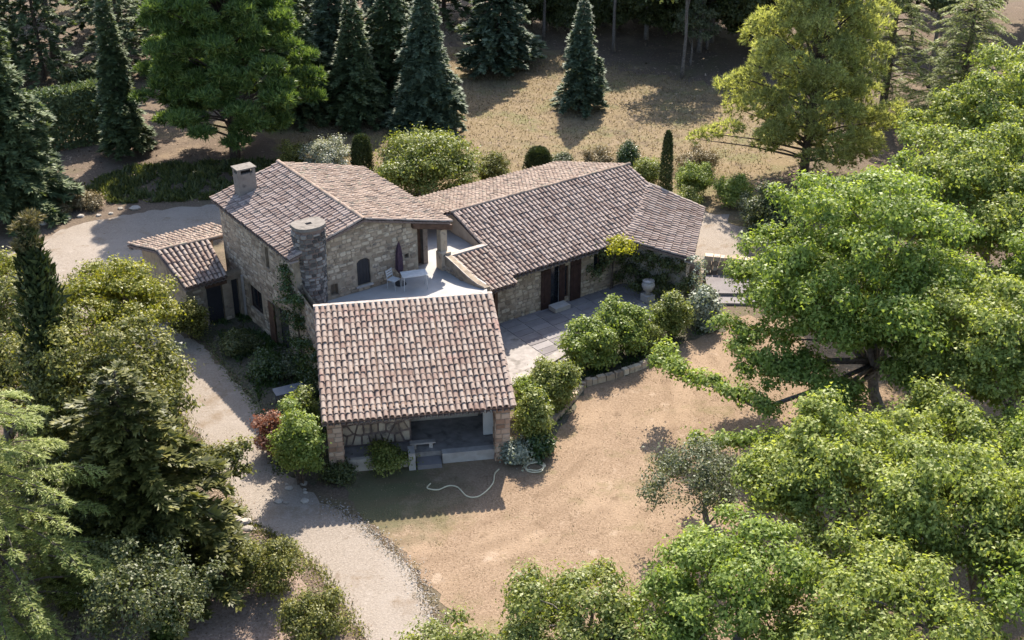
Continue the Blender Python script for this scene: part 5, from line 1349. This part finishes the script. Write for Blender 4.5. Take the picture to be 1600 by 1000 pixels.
# ivy on the courtyard corner, vine on the wing
def climber(name, label, patches, mat, seed, dens, leaf, stems):
    rg = np.random.default_rng(seed)
    p0 = patches[0][0]
    t = thing(name, label, 'climber', (p0[0], p0[1], 0))
    V, F = broad_leaves(rg, patches, dens, 7, leaf, flat=1.0, tight=.2, upb=.15)
    V[:, 2] = np.maximum(V[:, 2], .05)
    link_np('foliage', V, F, LF[mat], t)
    mb = MB()
    for s in stems: mb.tube(s, [.04] * (len(s) - 1) + [.012], 5)
    mb.build('stem', M['bark'], t)
ivp = []
for k in range(24):
    f = k / 23
    q = Vector((*(W(GX, 45.05).lerp(flat(tl, 0), (k % 6) / 5.0)).xy, .3 + 3.6 * f))
    q += Vector((-.16, -.1, 0))
    if k % 6 < 3 or f < .62: ivp.append((tuple(q), .52))
for z in (3.6, 4.1, 4.5): ivp.append((tuple(W(GX - .1, 45.5, z)), .24))
climber('ivy', 'dark green ivy covering the corner between courtyard wall and porch', ivp, 'ivy', 151, 85, .14, [[tuple(W(GX - .12, 44.6, .0)), tuple(W(GX - .14, 44.7, 2.0)), tuple(W(GX - .1, 45.3, 4.2))]])
vnp = [(tuple(W(35.0 + .36 * k, WV - .22, 1.3 + .85 * abs(math.sin(k * 1.7)))), .42) for k in range(7)]
for k in range(8):
    f = k / 7
    for z in (.45, 1.1, 1.75):
        if (k + int(z * 3)) % 5 != 2: vnp.append((tuple(W(36.75 + 1.65 * f, WV - .25 - 2.75 * f, z + .2 * math.sin(k * 2.1 + z))), .40))
vnp += [(tuple(W(37.6, 40.9, .5)), .6), (tuple(W(38.2, 40.2, .8)), .6), (tuple(W(36.4, 41.6, .35)), .45)]
climber('climbing_plant', 'dark green climbing plant covering the wall below the low wing roof', vnp, 'darkoak', 152, 70, .15, [[tuple(W(36.2, WV - .15, 0)), tuple(W(36.1, WV - .2, 1.2)), tuple(W(36.0, WV - .2, 2.2))]])
yv = [(tuple(W(36.05 + dx, WV - .75 + dy, 2.62 + dz)), .26) for dx, dy, dz in ((0, 0, 0), (.3, .15, .1), (-.3, -.05, -.05), (.1, -.3, -.15), (.35, -.2, 0), (-.1, .25, .12))]
climber('yellow_vine', 'bright yellow-green vine spray lying over the wing eave', yv, 'vine', 153, 40, .17, [[tuple(W(36.0, WV - .2, 0)), tuple(W(36.0, WV - .4, 1.8)), tuple(W(36.05, WV - .75, 2.6))]])
wv = [(tuple(W(38.45 + .1 * math.sin(k * 2), 39.55 - .08 * k, 2.3 - .28 * k)), .26) for k in range(8)]
climber('pale_climber', 'thin pale-leaved climber hanging from the corner of the low wing roof', wv, 'silver', 154, 16, .16, [[tuple(W(38.4, 39.2, 0)), tuple(W(38.4, 39.4, 1.2)), tuple(W(38.45, 39.55, 2.25))]])

# ------------------------------------------------------------------ the shaded wood behind the garden
rgw = random.Random(5)
def copy_tree(o, loc, rz, s, label, group):
    c = o.copy(); COL.objects.link(c)
    c.location = loc; c.rotation_euler = (0, 0, rz); c.scale = (s, s, s)
    c['label'] = label; c['group'] = group
    for ch in list(o.children):
        d = ch.copy(); COL.objects.link(d); d.parent = c
    return c
WG = 'trees of the wood behind the garden'
WL1, WL2 = 'dark conifer in the shaded wood behind the garden', 'leafy tree in the shaded wood behind the garden'
src1 = conifer('wood_conifer', WL1, (-17, 95), 13, 3.4, 'spruce', 161, group=WG, nb=110, spray=.55)
src2 = broad_tree('wood_tree', WL2, 'tree', (-42, 88), (-42, 88, 7), 3.9, 4.2, 'darkoak', 162, n=24, dens=55, sub=9, leaf=.28, group=WG)
src3 = broad_tree('wood_tree', WL2, 'tree', (6, 112), (6, 112, 5.6), 4.4, 4.4, 'darkoak', 163, n=32, dens=55, sub=10, leaf=.3, group=WG, low=-.75)
for k, (x, y) in enumerate([(-36, 96), (-30, 100), (-26, 93), (-22, 103), (-14, 104), (-10, 100), (-6, 108), (-1, 106), (-46, 100), (-40, 108), (-28, 112), (-18, 115), (-3, 118), (10, 107), (14, 113), (19, 105), (24, 98), (29, 106), (34, 96), (39, 104), (44, 96), (36, 86), (42, 80), (38, 112), (22, 116), (2, 104), (16, 100), (31, 88), (46, 110), (-48, 86), (-34, 90), (-30, 92), (-19, 92), (-40, 94), (-24, 97), (-33, 103), (-16, 99), (-12, 94), (-44, 92), (-20, 108), (-9, 96), (11, 101), (15, 97.5), (8, 105), (19, 96), (23, 92), (-38, 88), (-22, 87), (13, 106), (28, 102), (33, 101), (4, 109), (-3, 111)]):
    pick = (src2 if k % 4 == 0 else src1) if x < -4 else (src3 if k % 3 else src2)
    copy_tree(pick, (x + rgw.uniform(-.8, .8), y + rgw.uniform(-.8, .8), 0), rgw.uniform(0, 6.28), rgw.uniform(.85, 1.2), WL1 if pick is src1 else WL2, WG)

# ------------------------------------------------------------------ ground cover
def scatter(name, boxfn, n, mat, seed, hr, wr, kind='grass', flatn=False):
    rg = np.random.default_rng(seed)
    P = boxfn(rg, n); n = len(P)
    if flatn: D = rdir(rg, n) * np.array([1, 1, .25]); N_ = np.array([0, 0, 1.]) + rg.normal(0, .35, (n, 3))
    else: D = rg.normal(0, .55, (n, 3)) + np.array([0, 0, .75]); N_ = rdir(rg, n)
    L = rg.uniform(*hr, n)
    V, F = diamonds(P, D, N_, L, rg.uniform(*wr, n))
    return link_np(name, V, F, mat, None, kind='stuff')
LAWN = [(-5.0, 37.2), (-2.4, 33.2), (-1.4, 29), (6, 26), (13, 28), (19, 40), (18, 49), (12, 52), (8.4, 50.6), (6.6, 48.6), (3.0, 45.8), (1.9, 43.4), (.9, 40.2), (-6.4, 39.2)]
def in_poly(P, poly):
    x, y = P[:, 0], P[:, 1]; c = np.zeros(len(P), bool)
    for (x1, y1), (x2, y2) in zip(poly, poly[1:] + poly[:1]):
        c ^= ((y1 > y) != (y2 > y)) & (x < (x2 - x1) * (y - y1) / (y2 - y1 + 1e-12) + x1)
    return c
def poly_pts(poly, z, clump=0):
    a = np.array(poly); lo, hi = a.min(0), a.max(0)
    def f(rg, n):
        if clump:
            c = rg.uniform(lo, hi, (clump, 2)); P = c[rg.integers(0, clump, n * 2)] + rg.normal(0, .22, (n * 2, 2))
        else: P = rg.uniform(lo, hi, (n * 2, 2))
        P = P[in_poly(P, poly)][:n]
        return np.column_stack([P, np.full(len(P), z)])
    return f
LF['dry'] = mat_leaf('dry_grass_blades', (.17, .12, .07), (.31, .22, .14), (.45, .35, .24), .15, .8, .1, tcol=(1.1, 1.0, .8))
LF['litter'] = mat_leaf('leaf_litter', (.08, .055, .04), (.18, .125, .09), (.34, .26, .19), .05, .8, .1, tcol=(1.1, 1, .8))
scatter('dry_grass', poly_pts(LAWN, .008), 16000, LF['dry'], 201, (.03, .06), (.015, .03))
scatter('dry_grass_tufts', poly_pts(LAWN, .008, 420), 6000, LF['straw'], 202, (.04, .08), (.015, .03))
RL = [(-15, 77), (-11, 90), (-3, 100), (8.0, 95), (16, 88), (16, 72), (8, 68), (-2.4, 69), (-12, 72.5)]
scatter('rear_grass', poly_pts(RL, .005), 22000, LF['straw'], 203, (.08, .2), (.03, .06))
scatter('leaf_litter', poly_pts([(-45, 62), (-45, 116), (45, 116), (30, 58), (14, 58), (14, 68), (-14, 68)], .006), 30000, LF['litter'], 204, (.1, .28), (.07, .16), flatn=True)
scatter('leaf_litter', poly_pts([(-14, 36), (-10, 36.4), (-5.2, 30.2), (-5, 27), (-15, 27)], .022), 5000, LF['litter'], 205, (.04, .12), (.03, .08), flatn=True)
scatter('undergrowth', poly_pts([(-23, 66.8), (-18.5, 67.2), (-14.2, 68.2), (-12.5, 71), (-14, 74), (-19, 73.5), (-23.5, 72.5), (-25.5, 69.5)], .01, 260), 16000, LF['darkoak'], 210, (.15, .45), (.08, .2))
scatter('courtyard_plants', poly_pts([(-14.6, 53), (-11, 46.2), (-9, 41), (-7.6, 40), (-7.4, 43), (-9.2, 49.0), (-12.6, 53.4)], .025, 160), 9000, LF['ivy'], 206, (.08, .2), (.05, .1))
scatter('bed_plants', poly_pts([(.4, 41.4), (1.2, 41.5), (2.9, 46.2), (6.0, 48.6), (9.6, 52), (9.6, 53.4), (6, 52.6), (2.4, 49.2), (.6, 45.5)], .03, 150), 6000, LF['ivy'], 207, (.08, .18), (.05, .1))
# gravel scattered where the drive frays into the grass
def edge_pts(path, w_):
    def f(rg, n):
        a = np.array(path); k = rg.integers(0, len(a) - 1, n); t = rg.random((n, 1))
        P = a[k] * (1 - t) + a[k + 1] * t + rg.normal(0, w_, (n, 2))
        return np.column_stack([P, np.full(n, .02)])
    return f
LF['pebble'] = mat_leaf('loose_gravel', (.13, .12, .105), (.24, .22, .195), (.36, .33, .30), .0, .9, .1)
scatter('loose_gravel', edge_pts([(-7.1, 38.2), (-5.6, 37.0), (-4.5, 35.7), (-3.5, 34.3), (-2.8, 32.6), (-2.4, 30.8), (-1.9, 28.0)], .2), 1500, LF['pebble'], 208, (.03, .09), (.03, .08), flatn=True)
scatter('courtyard_edge_litter', edge_pts([(-15.6, 53.4), (-13.7, 50.1), (-11.0, 45.7), (-9.6, 42.8), (-8.9, 40.2)], .22), 3200, LF['darkoak'], 213, (.06, .18), (.04, .09), flatn=True)
scatter('edge_weeds', edge_pts([(-4.7, 30.8), (-5.9, 33.0), (-6.8, 34.5), (-8.2, 35.9), (-9.5, 36.8), (-10.4, 38.3), (-11.7, 41.0), (-14.0, 44.8)], .16), 2600, LF['olive'], 211, (.06, .16), (.02, .05))
scatter('edge_grass', edge_pts([(-7.1, 38.2), (-5.6, 37.0), (-4.5, 35.7), (-3.5, 34.3), (-2.8, 32.6), (-2.4, 30.8), (-1.9, 28.0)], .2), 1000, LF['straw'], 212, (.05, .13), (.02, .04))
scatter('drive_litter', edge_pts([(-5.0, 30.8), (-6.4, 33.0), (-8.6, 35.7), (-9.9, 36.5), (-10.8, 38.0), (-12.0, 40.9), (-14.2, 44.7)], .35), 3000, LF['litter'], 209, (.03, .10), (.03, .07), flatn=True)
